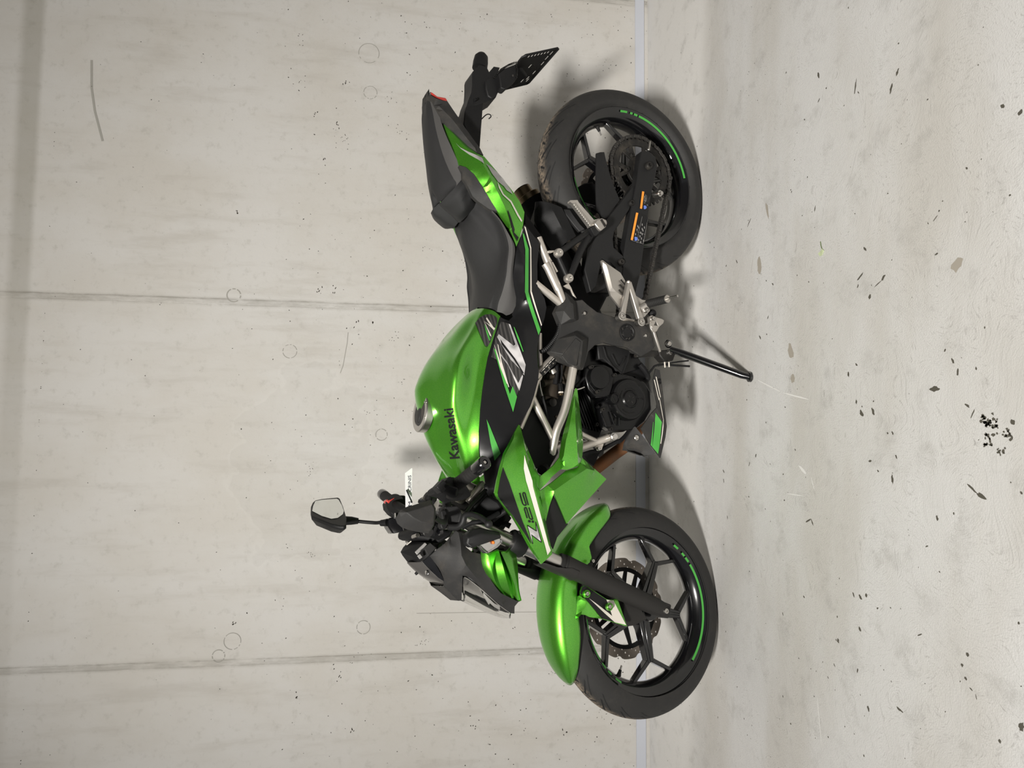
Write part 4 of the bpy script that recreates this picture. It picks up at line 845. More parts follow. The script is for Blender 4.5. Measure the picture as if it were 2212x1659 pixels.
m = MB(); m.cyl(b_, Vector([(.4612,.3,.3577)][0]), .0032, n=10); m.build('peg_feeler', STEEL, hanger)
# gear lever
m = MB(); m.cyl([(.4978,.15,.3505)][0], [(.497,.18,.3504)][0], .010, n=20); gl = part('gear_lever', ALU, m)
m = MB(); m.plate([[(p[0], p[2]) for p in [(.5086,.176,.3558),(.4888,.176,.3379),(.492,.176,.3126),(.4955,.176,.3036),(.5049,.176,.3076),(.5169,.176,.3227),(.5313,.176,.3324),(.5355,.176,.3452),(.5246,.176,.3537)]], [(p[0], p[2]) for p in [(.5145,.176,.3416),(.5003,.176,.3338),(.5143,.176,.3263)]]], lambda u, v: (u, .176, v), (0, -.005, 0)); m.build('lever_plate', ALU, gl, bevel=.0008)
m = MB(); m.bar([(.5155,.174,.3482)][0], [(.5882,.165,.3145)][0], .008, .006, .006, .006); m.build('shift_rod', ALU, gl, bevel=.001)
m = MB(); m.tube([(.5259,.17,.3345),(.5465,.168,.3271),(.571,.166,.3221)], .003, 8); m.build('shift_link', CHAINM, gl)
bolt('bolt', [(.4967,.182,.3501)][0], .0065, gl, STEEL)
m = MB(); m.ball([(.471,.15,.3257)][0], .012, 10); m.build('lever_boot', DEEP, gl)

# side stand on the floor
ft = [(.6655,.2949,.0964)][0]; pv = [(.5682,.135,.2516)][0]
m = MB(); fv = Vector(ft) + Vector((0, -.003, .012)); pvv = Vector(pv); dd = (fv - pvv).normalized()
m.tube([pvv, pvv.lerp(fv, .12), pvv.lerp(fv, .55), pvv.lerp(fv, .93), fv + Vector((0, .004, -.004))], [.0085, .0112, .0112, .0105, .009], 16)
ss = part('side_stand', GLOSS, m, label='gloss black stand leg with scuffed foot')
W2L = root.matrix_world.inverted(); upw = (W2L.to_3x3() @ Vector((0, 0, 1))).normalized()
f0 = W2L @ Vector((root.matrix_world @ Vector(ft)).xy.to_3d())
m = MB(); m.lathe([(.001, .0005), (.0125, .0005), (.0145, .003), (.0135, .009), (.008, .013)], f0, upw, 24); m.build('stand_foot', GLOSS, ss)
m = MB(); m.slab([(.5748,.128,.2871),(.5661,.13,.2385),(.5794,.13,.2273),(.6017,.13,.2372),(.6062,.128,.2681),(.5906,.126,.2832)], .03); m.build('stand_bracket', GRIMY, ss, bevel=.003)
m = MB(); m.slab([(.5816,.118,.3595),(.5736,.12,.3038),(.5733,.124,.278),(.5872,.124,.2757),(.592,.12,.2988),(.5991,.118,.3601)], .02); m.build('stand_arm', GRIMY, ss, bevel=.004)
bolt('bolt', [(.5786,.133,.2528)][0], .0085, ss, STEEL); bolt('bolt', [(.5546,.14,.261)][0], .0085, ss, STEEL)
m = MB(); m.ball([(.5514,.128,.251)][0], .013, 10, (1, .8, 1)); m.build('spring_post', GLOSS, ss)
P0 = [Vector(p) for p in [(.5746,.125,.2229),(.6014,.17,.181)]]; Q = []
ax_ = (P0[1] - P0[0]).normalized(); u_ = ax_.orthogonal().normalized(); w_ = ax_.cross(u_)
for i in range(181): t = i / 180; Q.append(P0[0].lerp(P0[1], t) + (u_ * math.cos(t * 2 * math.pi * 18) + w_ * math.sin(t * 2 * math.pi * 18)) * .0045)
m = MB(); m.tube(Q, .0012, 5); m.build('spring', CHAINM, ss)
# drain hoses with two cream ties
dh = tube([(.644,.12,.3209),(.6226,.125,.304),(.6162,.13,.2875),(.6179,.14,.2434),(.6184,.15,.1927)], .0032, 'drain_hose', BLACK); tube([(.6214,.13,.2935),(.6136,.14,.2637),(.6073,.145,.2324),(.6017,.15,.1963)], .0024, 'drain_hose', BLACK)
for a_, b_ in zip([(.6113,.142,.2797),(.61,.142,.2637)], [(.6275,.142,.279),(.625,.142,.2635)]):
    m = MB(); m.cyl(a_, b_, .0022, n=8); m.build('cable_tie', WHITE, dh)

# ---------------------------------------------------------------- belly pan
m = MB(); m.patch([(.6642,.14,.3208),(.6332,.142,.3131),(.6368,.142,.2989),(.6849,.146,.2944),(.764,.15,.2908),(.8014,.152,.2883),(.8316,.152,.2941),(.8924,.15,.3132),(.8794,.15,.3244),(.8571,.148,.3437),(.8416,.146,.3536),(.8089,.142,.3717),(.7689,.142,.3376),(.7471,.146,.3166),(.7363,.146,.3153),(.6934,.143,.3222)], [[(.7473,.148,.3173),(.7833,.158,.3114),(.8042,.158,.3057),(.888,.152,.3177)]], th=.005, res=.013)
bp = part('belly_pan', GREY, m, angle=22)
decal('belly_stripe', LGREEN, [(.7632,.15,.3261),(.79,.15,.3069),(.8479,.15,.315),(.8811,.15,.3222),(.8618,.15,.3412),(.8116,.15,.3323),(.7892,.15,.3293)], [bp]); decal('belly_stripe', LGREEN, [(.7903,.148,.334),(.7897,.148,.3326),(.8611,.148,.3406),(.8557,.148,.3453)], [bp]); decal('belly_stripe', WHITE, [(.7184,.15,.3102),(.7205,.15,.3082),(.7576,.15,.302),(.7818,.15,.2988),(.8219,.15,.3048),(.8522,.15,.3113),(.8517,.15,.3138),(.822,.15,.3076),(.7825,.15,.3019),(.7578,.15,.3048)], [bp])
decal('belly_stripe', WHITE, [(.666,.143,.3224),(.6672,.143,.3188),(.7238,.143,.3066),(.7269,.143,.3085)], [bp]); decal('belly_stripe', WHITE, [(.6567,.143,.3156),(.6579,.143,.312),(.7162,.143,.3008),(.7185,.143,.3027)], [bp])
for P in ([(.6664,.1445,.3035)], [(.6752,.1445,.3021)]): bolt('screw', P[0], .004, bp, DEEP, h=.002)
m = MB(); m.patch([(.8125,.12,.3872),(.8052,.122,.3829),(.8033,.124,.3789),(.8147,.128,.3713),(.8401,.134,.3521),(.8804,.14,.3237),(.8835,.13,.3351),(.892,.12,.3291),(.8822,.1,.3526),(.8691,.08,.3906),(.8529,.1,.4004),(.8369,.112,.4012)], [[(.8647,.095,.3897),(.8763,.11,.3792),(.8852,.12,.3596),(.8844,.125,.3322)]], th=.006, res=.014); bn = part('belly_pan_nose', GREY, m, bp)
bolt('screw', [(.8348,.126,.3774)][0], .0085, bn, STEEL, h=.003)
m = MB(); m.patch(mir([(.6642,.14,.3208),(.6368,.142,.2989),(.764,.15,.2908),(.8014,.152,.2883),(.8924,.15,.3132),(.8416,.146,.3536),(.8089,.142,.3717),(.7471,.146,.3166)]), th=.005, res=.03, side=-1); part('belly_pan_side', GREY, m, bp)

# ---------------------------------------------------------------- fuel tank
crest = [(.4753,0,.8181),(.4884,0,.8377),(.5037,0,.8535),(.5349,0,.8795),(.5654,0,.9033),(.5974,0,.93),(.6336,0,.9562),(.6687,0,.9753),(.6964,0,.9872),(.7173,0,.9936),(.7361,0,.9922),(.764,0,.9865),(.7917,0,.9794),(.8256,0,.969),(.8578,0,.9554),(.89,0,.9384),(.9207,0,.9182),(.9485,0,.8979),(.9609,0,.8843)]
shoulder = [(.4878,.03,.8326),(.5068,.04,.8514),(.5263,.045,.8705),(.5631,.052,.8999),(.6094,.056,.9306),(.6497,.062,.9534),(.682,.066,.9661),(.7146,.068,.9707),(.7477,.068,.9686),(.7863,.066,.9618),(.8211,.056,.9513),(.8563,.048,.9383),(.8829,.042,.926),(.9157,.036,.9107),(.9427,.03,.895),(.9578,.028,.8858)]
upper = [(.4921,.052,.8307),(.5199,.068,.8529),(.565,.086,.8804),(.6117,.102,.9127),(.646,.112,.9355),(.6778,.116,.9492),(.7139,.116,.955),(.7488,.111,.9542),(.7894,.106,.9486),(.8235,.095,.9377),(.8579,.083,.9247),(.8868,.072,.9105),(.9161,.062,.8965),(.9429,.055,.8821),(.9564,.052,.8758)]
ridge = [(.4971,.072,.8266),(.5326,.09,.8504),(.583,.112,.8829),(.6258,.13,.9104),(.6609,.143,.9261),(.6937,.15,.9344),(.7287,.147,.9378),(.7628,.139,.9374),(.7994,.128,.9298),(.842,.117,.919),(.8763,.107,.9067),(.911,.097,.8915),(.9343,.089,.8783),(.9491,.085,.8717)]
recess = [(.505,.088,.8086),(.5518,.106,.8338),(.6031,.116,.858),(.6457,.122,.8745),(.6832,.125,.882),(.7203,.129,.8873),(.7598,.132,.8936),(.804,.131,.8951),(.8477,.127,.8914),(.8823,.12,.8821),(.9082,.112,.8705),(.9256,.106,.8614),(.9373,.102,.8563)]
lower = [(.5206,.1,.7944),(.5538,.11,.8084),(.6018,.12,.8281),(.6415,.127,.8428),(.6827,.132,.8525),(.7293,.137,.8616),(.7778,.141,.8689),(.8339,.141,.8717),(.8775,.137,.8691),(.9029,.132,.8642),(.9173,.128,.8582),(.9289,.125,.8536)]
m = MB(); m.net([lower, recess, ridge, upper, shoulder, crest], nu=52, nv=5, sym=True)
tank = part('fuel_tank', GREEN, m, angle=50)
# filler cap
fcp = [(.7745,0,.9735)][0]; top_z = max(p[2] for p in crest)
hit = Vector((fcp[0] + .004, .006, fcp[2] + .006)); axc = Vector((-.09, .03, 1)).normalized(); RX = Vector((0, 0, 1)).rotation_difference(axc)
m = MB(); m.lathe([(.0520, -.016), (.0530, .0015), (0.0505, .004), (.0375, .0042), (.0360, .0030), (.0360, -.004)], hit, axc, 48); ring = m.build('filler_ring', STEEL, tank)
m = MB(); m.lathe([(.0358, -.004), (.0358, .0030), (.034, .0042), (.001, .0044)], hit, axc, 40); fcap = m.build('filler_cap', GREY, tank)
m = MB(); hv = Vector(hit); m.slab([hv + RX @ Vector(p) for p in ((-.030, -.006, .0062), (.010, -.010, .0062), (.028, -.006, .0062), (.028, .006, .0062), (.010, .010, .0062), (-.030, .006, .0062))], .003, (0, 0, -1)); m.build('lock_flap', DARK, fcap, bevel=.0015)
for k in range(7):
    a = 2 * math.pi * k / 7 + .3; bolt('cap_bolt', hv + Vector((.0450 * math.cos(a), .0465 * math.sin(a), .003)), .003, ring, STEEL, d=(0, 0, 1), h=.0025)
KA = [(.9002,.14,.9225),(.778,.14,.9419)]; kup = Vector([(.8914,.14,.9402)][0]) - Vector([(.891,.14,.9226)][0])
lettering('tank_lettering', BDECAL, 'Kawasaki', KA[0], KA[1], .0265, kup, [tank], bold=.022, d=(0, .93, .36))
tg = decal('tank_graphic', STRIPE, [(.5453,.1,.8681),(.5292,.1,.8565),(.5187,.1,.8397),(.5164,.1,.8227),(.5223,.1,.8089),(.5281,.1,.8037),(.5441,.1,.8037),(.5707,.1,.8139),(.5935,.1,.8207),(.6117,.1,.8308),(.6076,.1,.8376)], [tank], parent=tank)
for P in ([(.5372,.1,.843),(.5777,.1,.8207),(.5823,.1,.819),(.5796,.1,.8241)], [(.5392,.1,.8413),(.5482,.1,.8277),(.5574,.1,.8088),(.5641,.1,.8116)], [(.5267,.1,.8346),(.5548,.1,.814),(.5598,.1,.8164),(.5317,.1,.8362)]): decal('graphic_line', WHITE, P, [tank], parent=tg, off=.0028)
decal('graphic_line', LGREEN, [(.5465,.1,.8412),(.5722,.1,.8293),(.5921,.1,.8224),(.5945,.1,.8251),(.5727,.1,.8343)], [tank], parent=tg, off=.0028)
P = [(p[0], -p[1], p[2]) for p in [(.5171,.075,.8423),(.5115,.075,.8217),(.5218,.075,.7973),(.5413,.075,.7973),(.5878,.075,.811),(.6046,.075,.8195),(.5716,.075,.842)]]
tg2 = decal('tank_graphic', STRIPE, P, [tank], d=(.05, -.87, .45), parent=tank)

# ---------------------------------------------------------------- seats
s_cr = [(.2066,0,.8634),(.2267,0,.8692),(.2583,0,.8693),(.2953,0,.862),(.3354,0,.8468),(.3696,0,.8297),(.4031,0,.8206),(.4427,0,.8179),(.4783,0,.8204)]
s_sh = [(.225,.046,.8714),(.241,.06,.8636),(.2722,.072,.8439),(.3105,.082,.8211),(.343,.084,.8061),(.3843,.082,.8005),(.4255,.076,.8035),(.4624,.068,.8105),(.4952,.056,.8167)]
s_mid = [(.2099,.064,.8633),(.2327,.082,.844),(.2639,.097,.8191),(.3032,.107,.8033),(.3409,.109,.7957),(.3822,.106,.7951),(.4221,.097,.798),(.4621,.086,.8053),(.4983,.07,.8077)]
s_pp = [(.1998,.078,.8523),(.2415,.112,.826),(.2692,.126,.8092),(.3078,.136,.797),(.3422,.139,.7904),(.3783,.136,.7925),(.4169,.126,.7921),(.4549,.111,.796),(.485,.096,.801),(.5051,.085,.7994)]
s_lo = [(.1976,.076,.8542),(.2327,.116,.8346),(.2615,.131,.8147),(.2982,.143,.795),(.3285,.148,.7778),(.35,.148,.7738),(.3821,.143,.7754),(.4107,.135,.7742),(.4361,.125,.7665),(.467,.114,.7538),(.4883,.108,.7518),(.5082,.1,.7592),(.5152,.094,.7744)]
m = MB(); m.net([s_pp, s_mid, s_sh, s_cr], nu=40, nv=6, sym=True); seat = part('rider_seat', VINYL, m, angle=60)
s_x = [tuple(np.array(a) * .5 + np.array(b) * .5 + np.array((0, .006, 0))) for a, b in zip(cr(s_lo, 12), cr(s_pp, 12))]
for q in (lambda P: P, mir):
    m = MB(); m.net([q(s_pp), q(s_x), q(s_lo)], nu=40, nv=4, cap=False); m.build('seat_side_panel', VINYLG, seat, angle=60, label='grey vinyl side panel')
    m = MB(); m.tube(q(s_pp), .0022, 6, sm=40); m.build('seat_seam', VINYL, seat)
p_cr = [(-.1196,0,.9769),(-.0959,0,.9823),(-.0628,0,.9853),(-.0176,0,.983),(.0355,0,.9767),(.0925,0,.9689),(.1447,0,.9613),(.165,0,.9556),(.1804,0,.9384)]
p_sh = [(-.0994,.014,.982),(-.0689,.02,.9853),(-.0316,.024,.982),(.0223,.028,.975),(.071,.032,.9668),(.1201,.038,.9577),(.1605,.034,.9503),(.1831,.026,.9488),(.1997,.02,.9455)]
p_ed = [(-.0884,.032,.9792),(-.0511,.042,.9742),(-.0135,.048,.9696),(.0322,.055,.9614),(.0814,.063,.9492),(.1219,.076,.9388),(.1525,.087,.9283),(.1671,.088,.9186),(.1844,.08,.9274)]
p_lo = [(-.0804,.04,.9775),(-.042,.062,.9647),(-.0073,.072,.9591),(.0335,.084,.9491),(.0741,.094,.9351),(.111,.098,.9189),(.1361,.099,.9077),(.151,.097,.9054),(.1695,.092,.9175)]
m = MB(); m.net([p_ed, p_sh, p_cr], nu=34, nv=6, sym=True); pil = part('pillion_seat', VINYL, m, angle=60)
for q in (lambda P: P, mir): m = MB(); m.net([q(p_ed), q(p_lo)], nu=34, nv=5, cap=False); m.build('seat_side_panel', VINYLG, pil, angle=60, label='grey vinyl side panel')
st0 = [[(.1797,0,.9393)][0]] + [(.2049,.03,.9473),(.1847,.084,.9289),(.1547,.096,.9045),(.1582,.097,.8944)]; st1 = [[(.1902,0,.9315)][0]] + [(.2149,.03,.934),(.2001,.086,.9165),(.1719,.098,.8964),(.1746,.098,.889)]; st2 = [[(.199,0,.9237)][0]] + [(.223,.03,.9216),(.2141,.086,.9077),(.1838,.097,.8898),(.1864,.097,.8854)]
sx = [tuple(np.array(p) + np.array((0, .004, .003))) for p in st1]
m = MB()
for q in (lambda P: P, mir): m.net([q(st0), q(sx), q(st2)], nu=22, nv=4, cap=False)
m.build('seat_strap', VINYL, pil, angle=40)
m = MB(); fr1 = [[(.2144,0,.9054)][0]] + [(.2348,.03,.9028),(.2326,.07,.8914),(.2103,.085,.8788),(.2023,.088,.8757)]; fr2 = [[(.2365,0,.8786)][0]] + [(.2445,.025,.8819),(.2346,.05,.8729),(.2165,.066,.8596),(.2062,.07,.8547)]
for q in (lambda P: P, mir): m.net([q(st2), q(fr1), q(fr2)], nu=20, nv=4, cap=False)
m.build('seat_front', VINYL, pil, angle=40)
# cowl between the seats
m = MB(); m.patch([(.1235,.108,.9197),(.1266,.113,.9044),(.1446,.119,.8827),(.1802,.126,.8592),(.2199,.131,.8348),(.2434,.134,.8184),(.2354,.12,.8364),(.2113,.105,.8653),(.2019,.108,.8811),(.1817,.112,.8947),(.1577,.11,.9102),(.1417,.11,.9112)], th=.012, res=.014); part('seat_cowl', GREY, m)
# ---------------------------------------------------------------- tail
t_top = [(-.0094,.066,.9525),(.0275,.076,.9444),(.0718,.088,.9319),(.1191,.103,.9177),(.1254,.11,.9031),(.1436,.117,.8819),(.1801,.124,.8583),(.2203,.13,.8344),(.2562,.136,.8104),(.2917,.141,.7859),(.3368,.146,.7687)]
t_rid = [(.001,.083,.9557),(.0387,.102,.9248),(.0686,.114,.8988),(.0869,.122,.8757),(.0938,.127,.8579),(.1274,.135,.8538),(.1622,.143,.8405),(.1994,.149,.8233),(.2338,.153,.8074),(.2641,.155,.7964),(.3358,.148,.7688)]
t_bot = [(-.0094,.068,.9485),(.0279,.085,.9168),(.0598,.1,.8917),(.08,.112,.8701),(.0873,.118,.8518),(.1234,.124,.8185),(.1493,.129,.7972),(.1787,.134,.7724),(.2049,.138,.7542),(.2338,.141,.7416),(.3352,.146,.7642)]
dk = [(p[0], p[1] - .004, p[2] - .004) for p in t_top[3:]]; m = MB(); m.net([dk, [(p[0], 0, p[2] - .01) for p in dk]], nu=20, nv=3, sym=True, cap=False); part('seat_deck', BLACK, m, angle=60)
for q, sd in ((lambda P: P, 1), (mir, -1)):
    m = MB(); m.patch(q(t_top[:-1] + [t_top[-1]] + [tuple([(.3133,.146,.7591)][0]), tuple([(.2715,.142,.7464)][0])] + t_bot[-2::-1]), [q([(.0216,.084,.931),(.0613,.103,.9031),(.0898,.118,.8739),(.1292,.134,.8542),(.1649,.144,.841),(.2012,.15,.8238),(.2351,.154,.8079),(.2653,.156,.7964),(.303,.153,.7829)])], th=.006, res=.013, side=sd)
    tf = part('tail_fairing', GREEN, m, angle=20)
    if sd == 1:
        tgr = decal('tail_graphic', LGREY, [(.0554,.12,.9394),(.0683,.12,.9251),(.0798,.12,.9012),(.0876,.12,.8792),(.0922,.12,.8615),(.0955,.12,.8571),(.1138,.12,.8516),(.1028,.12,.8703),(.0895,.12,.8967),(.072,.12,.9229)], [tf]); decal('tail_graphic', LGREY, [(.111,.13,.8517),(.1157,.13,.8401),(.1301,.13,.8167),(.1478,.13,.7986),(.1778,.13,.7759),(.1877,.13,.7713),(.1806,.13,.7895),(.1695,.13,.7986),(.1603,.13,.8167),(.1382,.13,.8346)], [tf])
        decal('tail_graphic', BDECAL, [(.2434,.15,.7975),(.2457,.15,.7939),(.2645,.15,.7859),(.2902,.15,.776),(.2989,.15,.7778),(.3114,.15,.7643),(.3225,.15,.768),(.3055,.15,.7792),(.2856,.15,.7859)], [tf]); decal('tail_pinstripe', WHITE, [(.1614,.14,.8223),(.1769,.14,.8146),(.1969,.14,.8034),(.2108,.14,.7808),(.2434,.14,.7604),(.2604,.14,.7481),(.2651,.14,.7504),(.2502,.14,.7627),(.2156,.14,.7836),(.2008,.14,.8061),(.181,.14,.8178)], [tf])
tc_ = [(-.1262,.012,.9818),(-.1049,.035,.9806),(-.0855,.055,.9698),(-.0796,.062,.9525),(-.0799,.065,.9404),(-.0563,.072,.9273),(-.0276,.08,.9101),(-.0023,.088,.8975),(.0273,.095,.8779),(.0555,.1,.8566),(.077,.105,.8483),(.0761,.108,.8688),(.0582,.1,.8922),(.028,.088,.9184),(-.0074,.074,.9511),(-.0077,.072,.9574),(-.0395,.066,.9661),(-.0818,.04,.9775),(-.1041,.014,.9847)]
m = MB(); m.patch(tc_, [[(-.0573,.068,.9653),(-.0172,.085,.9319),(.0391,.102,.8941),(.0634,.108,.8743)]], th=.02, res=.014); tcv = part('tail_cover', GREY, m, angle=20); m = MB(); m.patch(mir(tc_), th=.02, res=.02, side=-1); part('tail_cover_side', GREY, m, tcv)
m = MB(); q = [(-.1263,.012,.9813),(-.0844,.036,.9762),(-.042,.062,.9647),(-.0098,.07,.9497),(.0244,.082,.9161),(.0535,.092,.8889),(.0716,.1,.8654),(.0526,.095,.8544),(-.0041,.085,.8963),(-.0576,.07,.9265),(-.0831,.06,.9385),(-.0864,.055,.95),(-.091,.05,.9681),(-.1039,.04,.9823)]; m.slab([(p[0], .028, p[2]) for p in q], .056); part('tail_core', DEEP, m, tcv)
m = MB(); m.slab([(-.1269,.016,.9743),(-.1163,.03,.9711),(-.1028,.04,.9602),(-.0997,.048,.9387),(-.0887,.052,.9342),(-.0874,.052,.9489),(-.0957,.042,.9653),(-.109,.03,.9745)], .03); part('tail_light', RED, m, bevel=.002)
# rear plate bracket
m = MB(); m.slab([(-.1007,.034,.871),(-.1116,.036,.8491),(-.1247,.036,.8198),(-.078,.038,.8236),(-.0327,.04,.8278),(.0213,.042,.8321),(.0227,.042,.8506),(-.0397,.04,.881),(-.0796,.036,.8767)], .072); rb = part('plate_bracket', BLACK, m, bevel=.006)
m = MB(); m.slab([(-.2173,.028,.8497),(-.2433,.03,.8296),(-.2432,.032,.808),(-.2254,.036,.8012),(-.2443,.04,.788),(-.2454,.042,.7694),(-.227,.046,.7767),(-.2108,.048,.77),(-.1903,.048,.7674),(-.1611,.046,.7776),(-.146,.044,.7831),(-.1345,.042,.7971),(-.1213,.038,.8207),(-.1043,.036,.8532),(-.0986,.034,.8709),(-.1198,.032,.8652),(-.1489,.03,.8542),(-.1779,.028,.8515),(-.2073,.028,.8517)], .06); m.build('bracket_body', DARK, rb, bevel=.006)
m = MB(); m.tube([[(-.2537,0,.8159)][0], [(-.2718,0,.8134)][0], [(-.2921,0,.8109)][0], [(-.3014,0,.8103)][0]], [.0225, .0225, .0200, .0125], 20); m.build('plate_lamp', BLACK, rb)
bolt('screw', [(-.1238,.04,.8457)][0], .0042, rb, BLACK); m = MB(); m.patch([(-.1887,.048,.8171),(-.2006,.05,.801),(-.1988,.052,.7741),(-.1825,.052,.7719),(-.1467,.05,.7838),(-.1356,.048,.7977),(-.1418,.046,.8096),(-.165,.046,.8161)], th=.01, res=.02); m.build('lamp_stalk', DARK, rb, bevel=.003)
m = MB(); m.patch([(-.2047,.075,.7903),(-.2175,.08,.7756),(-.2418,.085,.7371),(-.2074,.085,.7356),(-.1886,.085,.7387),(-.1707,.082,.7562),(-.1539,.08,.7702),(-.1582,.076,.7832),(-.1829,.074,.7844)], th=.028, res=.02); rts = part('turn_signal', BLACK, m, bevel=.003)
m = MB(); m.slab([(-.1995,.086,.7948),(-.2095,.087,.7885),(-.2295,.09,.7644),(-.2463,.092,.7395),(-.2223,.092,.7352),(-.1936,.09,.7369),(-.1922,.091,.7396),(-.2205,.093,.739),(-.237,.093,.7418),(-.2224,.091,.7649),(-.2094,.089,.781),(-.1965,.087,.7938)], .034); m.build('turn_signal_lens', LENS, rts, bevel=.001)
m = MB(); m.lathe([(.0035, 0), (.003, .001), (.001, .001)], [(-.1995,.0865,.7487)][0], (0, 1, 0), 12); m.build('signal_screw', GREY, rts)
tube([(-.0816,.02,.8178),(-.0978,.02,.8041),(-.1027,.02,.7956),(-.1018,.02,.7887),(-.0967,.02,.7878),(-.0887,.02,.7944)], .0016, 'luggage_hook', BLACK, sm=20)
def plate_pt(u, v):                                                     # u across the bike, v down the plate
    return Vector((-.262 - .063 * v, u, .7215 - .1215 * v))
slots = []
for u, v, a in [(-.075, .86, 0), (-.06, .80, 0), (-.03, .86, 0), (-.045, .72, 1), (-.06, .60, 1), (-.06, .50, 1), (-.065, .40, 1), (.075, .88, 0), (.05, .86, 0), (.02, .88, 0)] + [(.085, .2 + .09 * k, 2) for k in range(7)] + [(.06, .82, 1), (.03, .80, 1), (0, .8, 1), (-.085, .25, 1), (-.085, .35, 1), (-.07, .68, 0), (.0, .62, 1), (.02, .62, 1), (-.02, .50, 1), (.0, .44, 1), (.02, .52, 0)]:
    du, dv = ((.011, .018), (.0022, .055), (.0065, .022))[a]
    slots.append([(u - du / 1, v - dv), (u + du, v - dv * .6), (u + du, v + dv), (u - du, v + dv * .6)])
m = MB(); m.plate([[(-.09, 0), (.092, 0), (.1, .06), (.1, .95), (.094, 1), (-.094, 1), (-.1, .95), (-.1, .06)]] + slots, lambda u, v: plate_pt(u, v), (-.003, 0, -.0015)); np_ = part('number_plate_holder', BLACK, m)
m = MB(); m.tube([plate_pt(*p) for p in ((-.09, 0), (.092, 0), (.1, .06), (.1, .95), (.094, 1), (-.094, 1), (-.1, .95), (-.1, .06))], .0032, 8, closed=True); m.build('plate_rim', BLACK, np_)
m = MB(); m.bar(plate_pt(-.02, .1) + Vector((.012, 0, 0)), plate_pt(.02, .35) + Vector((.01, 0, 0)), .05, .04, .015, .012, (1, 0, .3)); m.build('plate_mount', DARK, np_, bevel=.003)

# ---------------------------------------------------------------- side covers under tank and seat
sc_b = [(.3371,.145,.7673),(.3573,.146,.771),(.3858,.143,.7727),(.413,.136,.7733),(.4386,.127,.7662),(.4678,.117,.754),(.4893,.112,.752),(.5131,.108,.7609),(.5184,.11,.7598),(.5337,.112,.7748),(.5307,.112,.7887),(.5265,.112,.7994),(.5552,.113,.8098),(.6022,.122,.8284),(.6418,.129,.8434),(.6833,.135,.8535),(.7297,.14,.8626),(.7782,.144,.8699),(.8342,.145,.8732),(.8777,.142,.8709),(.906,.138,.8661),(.929,.135,.8564),(.9638,.134,.8494),(.9679,.134,.8534),(.981,.134,.8513),(.9928,.136,.8412),(1.0021,.142,.8148),(.9756,.164,.831),(.9239,.172,.8218),(.9005,.176,.8194),(.8564,.178,.8025),(.8211,.178,.7794),(.8035,.178,.7687),(.7687,.175,.7448),(.7405,.172,.7322),(.7,.168,.718),(.677,.165,.7138),(.6613,.163,.715),(.6297,.16,.7159),(.607,.157,.7134),(.5792,.154,.7059),(.5478,.152,.696),(.5252,.151,.6874),(.4951,.15,.6808),(.4711,.149,.6857),(.4406,.148,.7065),(.3772,.147,.7064),(.317,.146,.6989),(.294,.146,.7201),(.2706,.144,.742),(.2989,.145,.7508)]
cre = [[(.5171,.118,.755),(.5681,.148,.753),(.6165,.158,.7481),(.6634,.16,.7493),(.7136,.162,.7608),(.8182,.17,.7985),(.8482,.17,.8181)], [(.3364,.149,.7653),(.3789,.157,.7537),(.428,.156,.7512),(.4677,.152,.747)]]
for q, sd in ((lambda P: P, 1), (mir, -1)):
    m = MB(); m.patch(q(sc_b), [q(c) for c in cre], th=.006, res=.015, side=sd); s_ = part('side_cover', SATIN, m, angle=40)
    if sd == 1: scv = s_
D = lambda n, mt, P, **k: decal(n, mt, P, [scv], **k)
g0 = D('side_graphic', STRIPE, [(.5415,.15,.8181),(.5428,.15,.807),(.5453,.15,.7951),(.5715,.15,.7832),(.6069,.15,.7782),(.6687,.15,.7579),(.6869,.15,.7528),(.74,.15,.77),(.7153,.15,.7885),(.6786,.15,.8086),(.6494,.15,.8252),(.6419,.15,.8444),(.5826,.15,.832)])
kw = dict(parent=g0, off=.0028)
D('graphic_letter', SILVERD, [(.5772,.15,.8237),(.6086,.15,.7799),(.605,.15,.7748),(.5462,.15,.7951),(.5488,.15,.79),(.6584,.15,.7448),(.6866,.15,.7494),(.6705,.15,.7613),(.6464,.15,.7884),(.6144,.15,.8103),(.5854,.15,.8287)], **kw)
D('graphic_letter', SILVERD, [(.6246,.15,.8213),(.6299,.15,.8186),(.6534,.15,.7985),(.7078,.15,.7665),(.6845,.15,.7545),(.6899,.15,.7525),(.7281,.15,.7632),(.7082,.15,.7733),(.6623,.15,.7952),(.6337,.15,.8203)], **kw)
D('graphic_letter', BDECAL, [(.5921,.15,.8187),(.6007,.15,.812),(.6438,.15,.7749),(.682,.15,.7494),(.6808,.15,.7538),(.6457,.15,.78),(.6056,.15,.8153)], parent=g0, off=.0034)
for P in ([(.6052,.15,.827),(.608,.15,.8246),(.6546,.15,.8136),(.7186,.15,.7925),(.7202,.15,.7945),(.6609,.15,.8159)], [(.6061,.15,.8369),(.6135,.15,.8336),(.6786,.15,.8086),(.7097,.15,.7969),(.7114,.15,.7992),(.6672,.15,.8186)]): D('graphic_line', WHITE, P, parent=g0, off=.0034)
D('graphic_line', LGREEN, [(.6169,.15,.8379),(.6225,.15,.8319),(.7375,.15,.7902),(.7164,.15,.7825),(.7437,.15,.77),(.7836,.15,.7812),(.7149,.15,.8069)], parent=g0, off=.0031)
D('graphic_line', LGREEN, [(.5555,.15,.7798),(.5569,.15,.7774),(.5853,.15,.7645),(.6231,.15,.7508),(.6242,.15,.7529),(.5858,.15,.7696)], **kw)
D('side_stripe', LGREEN, [(.8041,.15,.8557),(.8156,.15,.8492),(.8881,.15,.8156),(.9065,.15,.8328),(.8624,.15,.8442)])
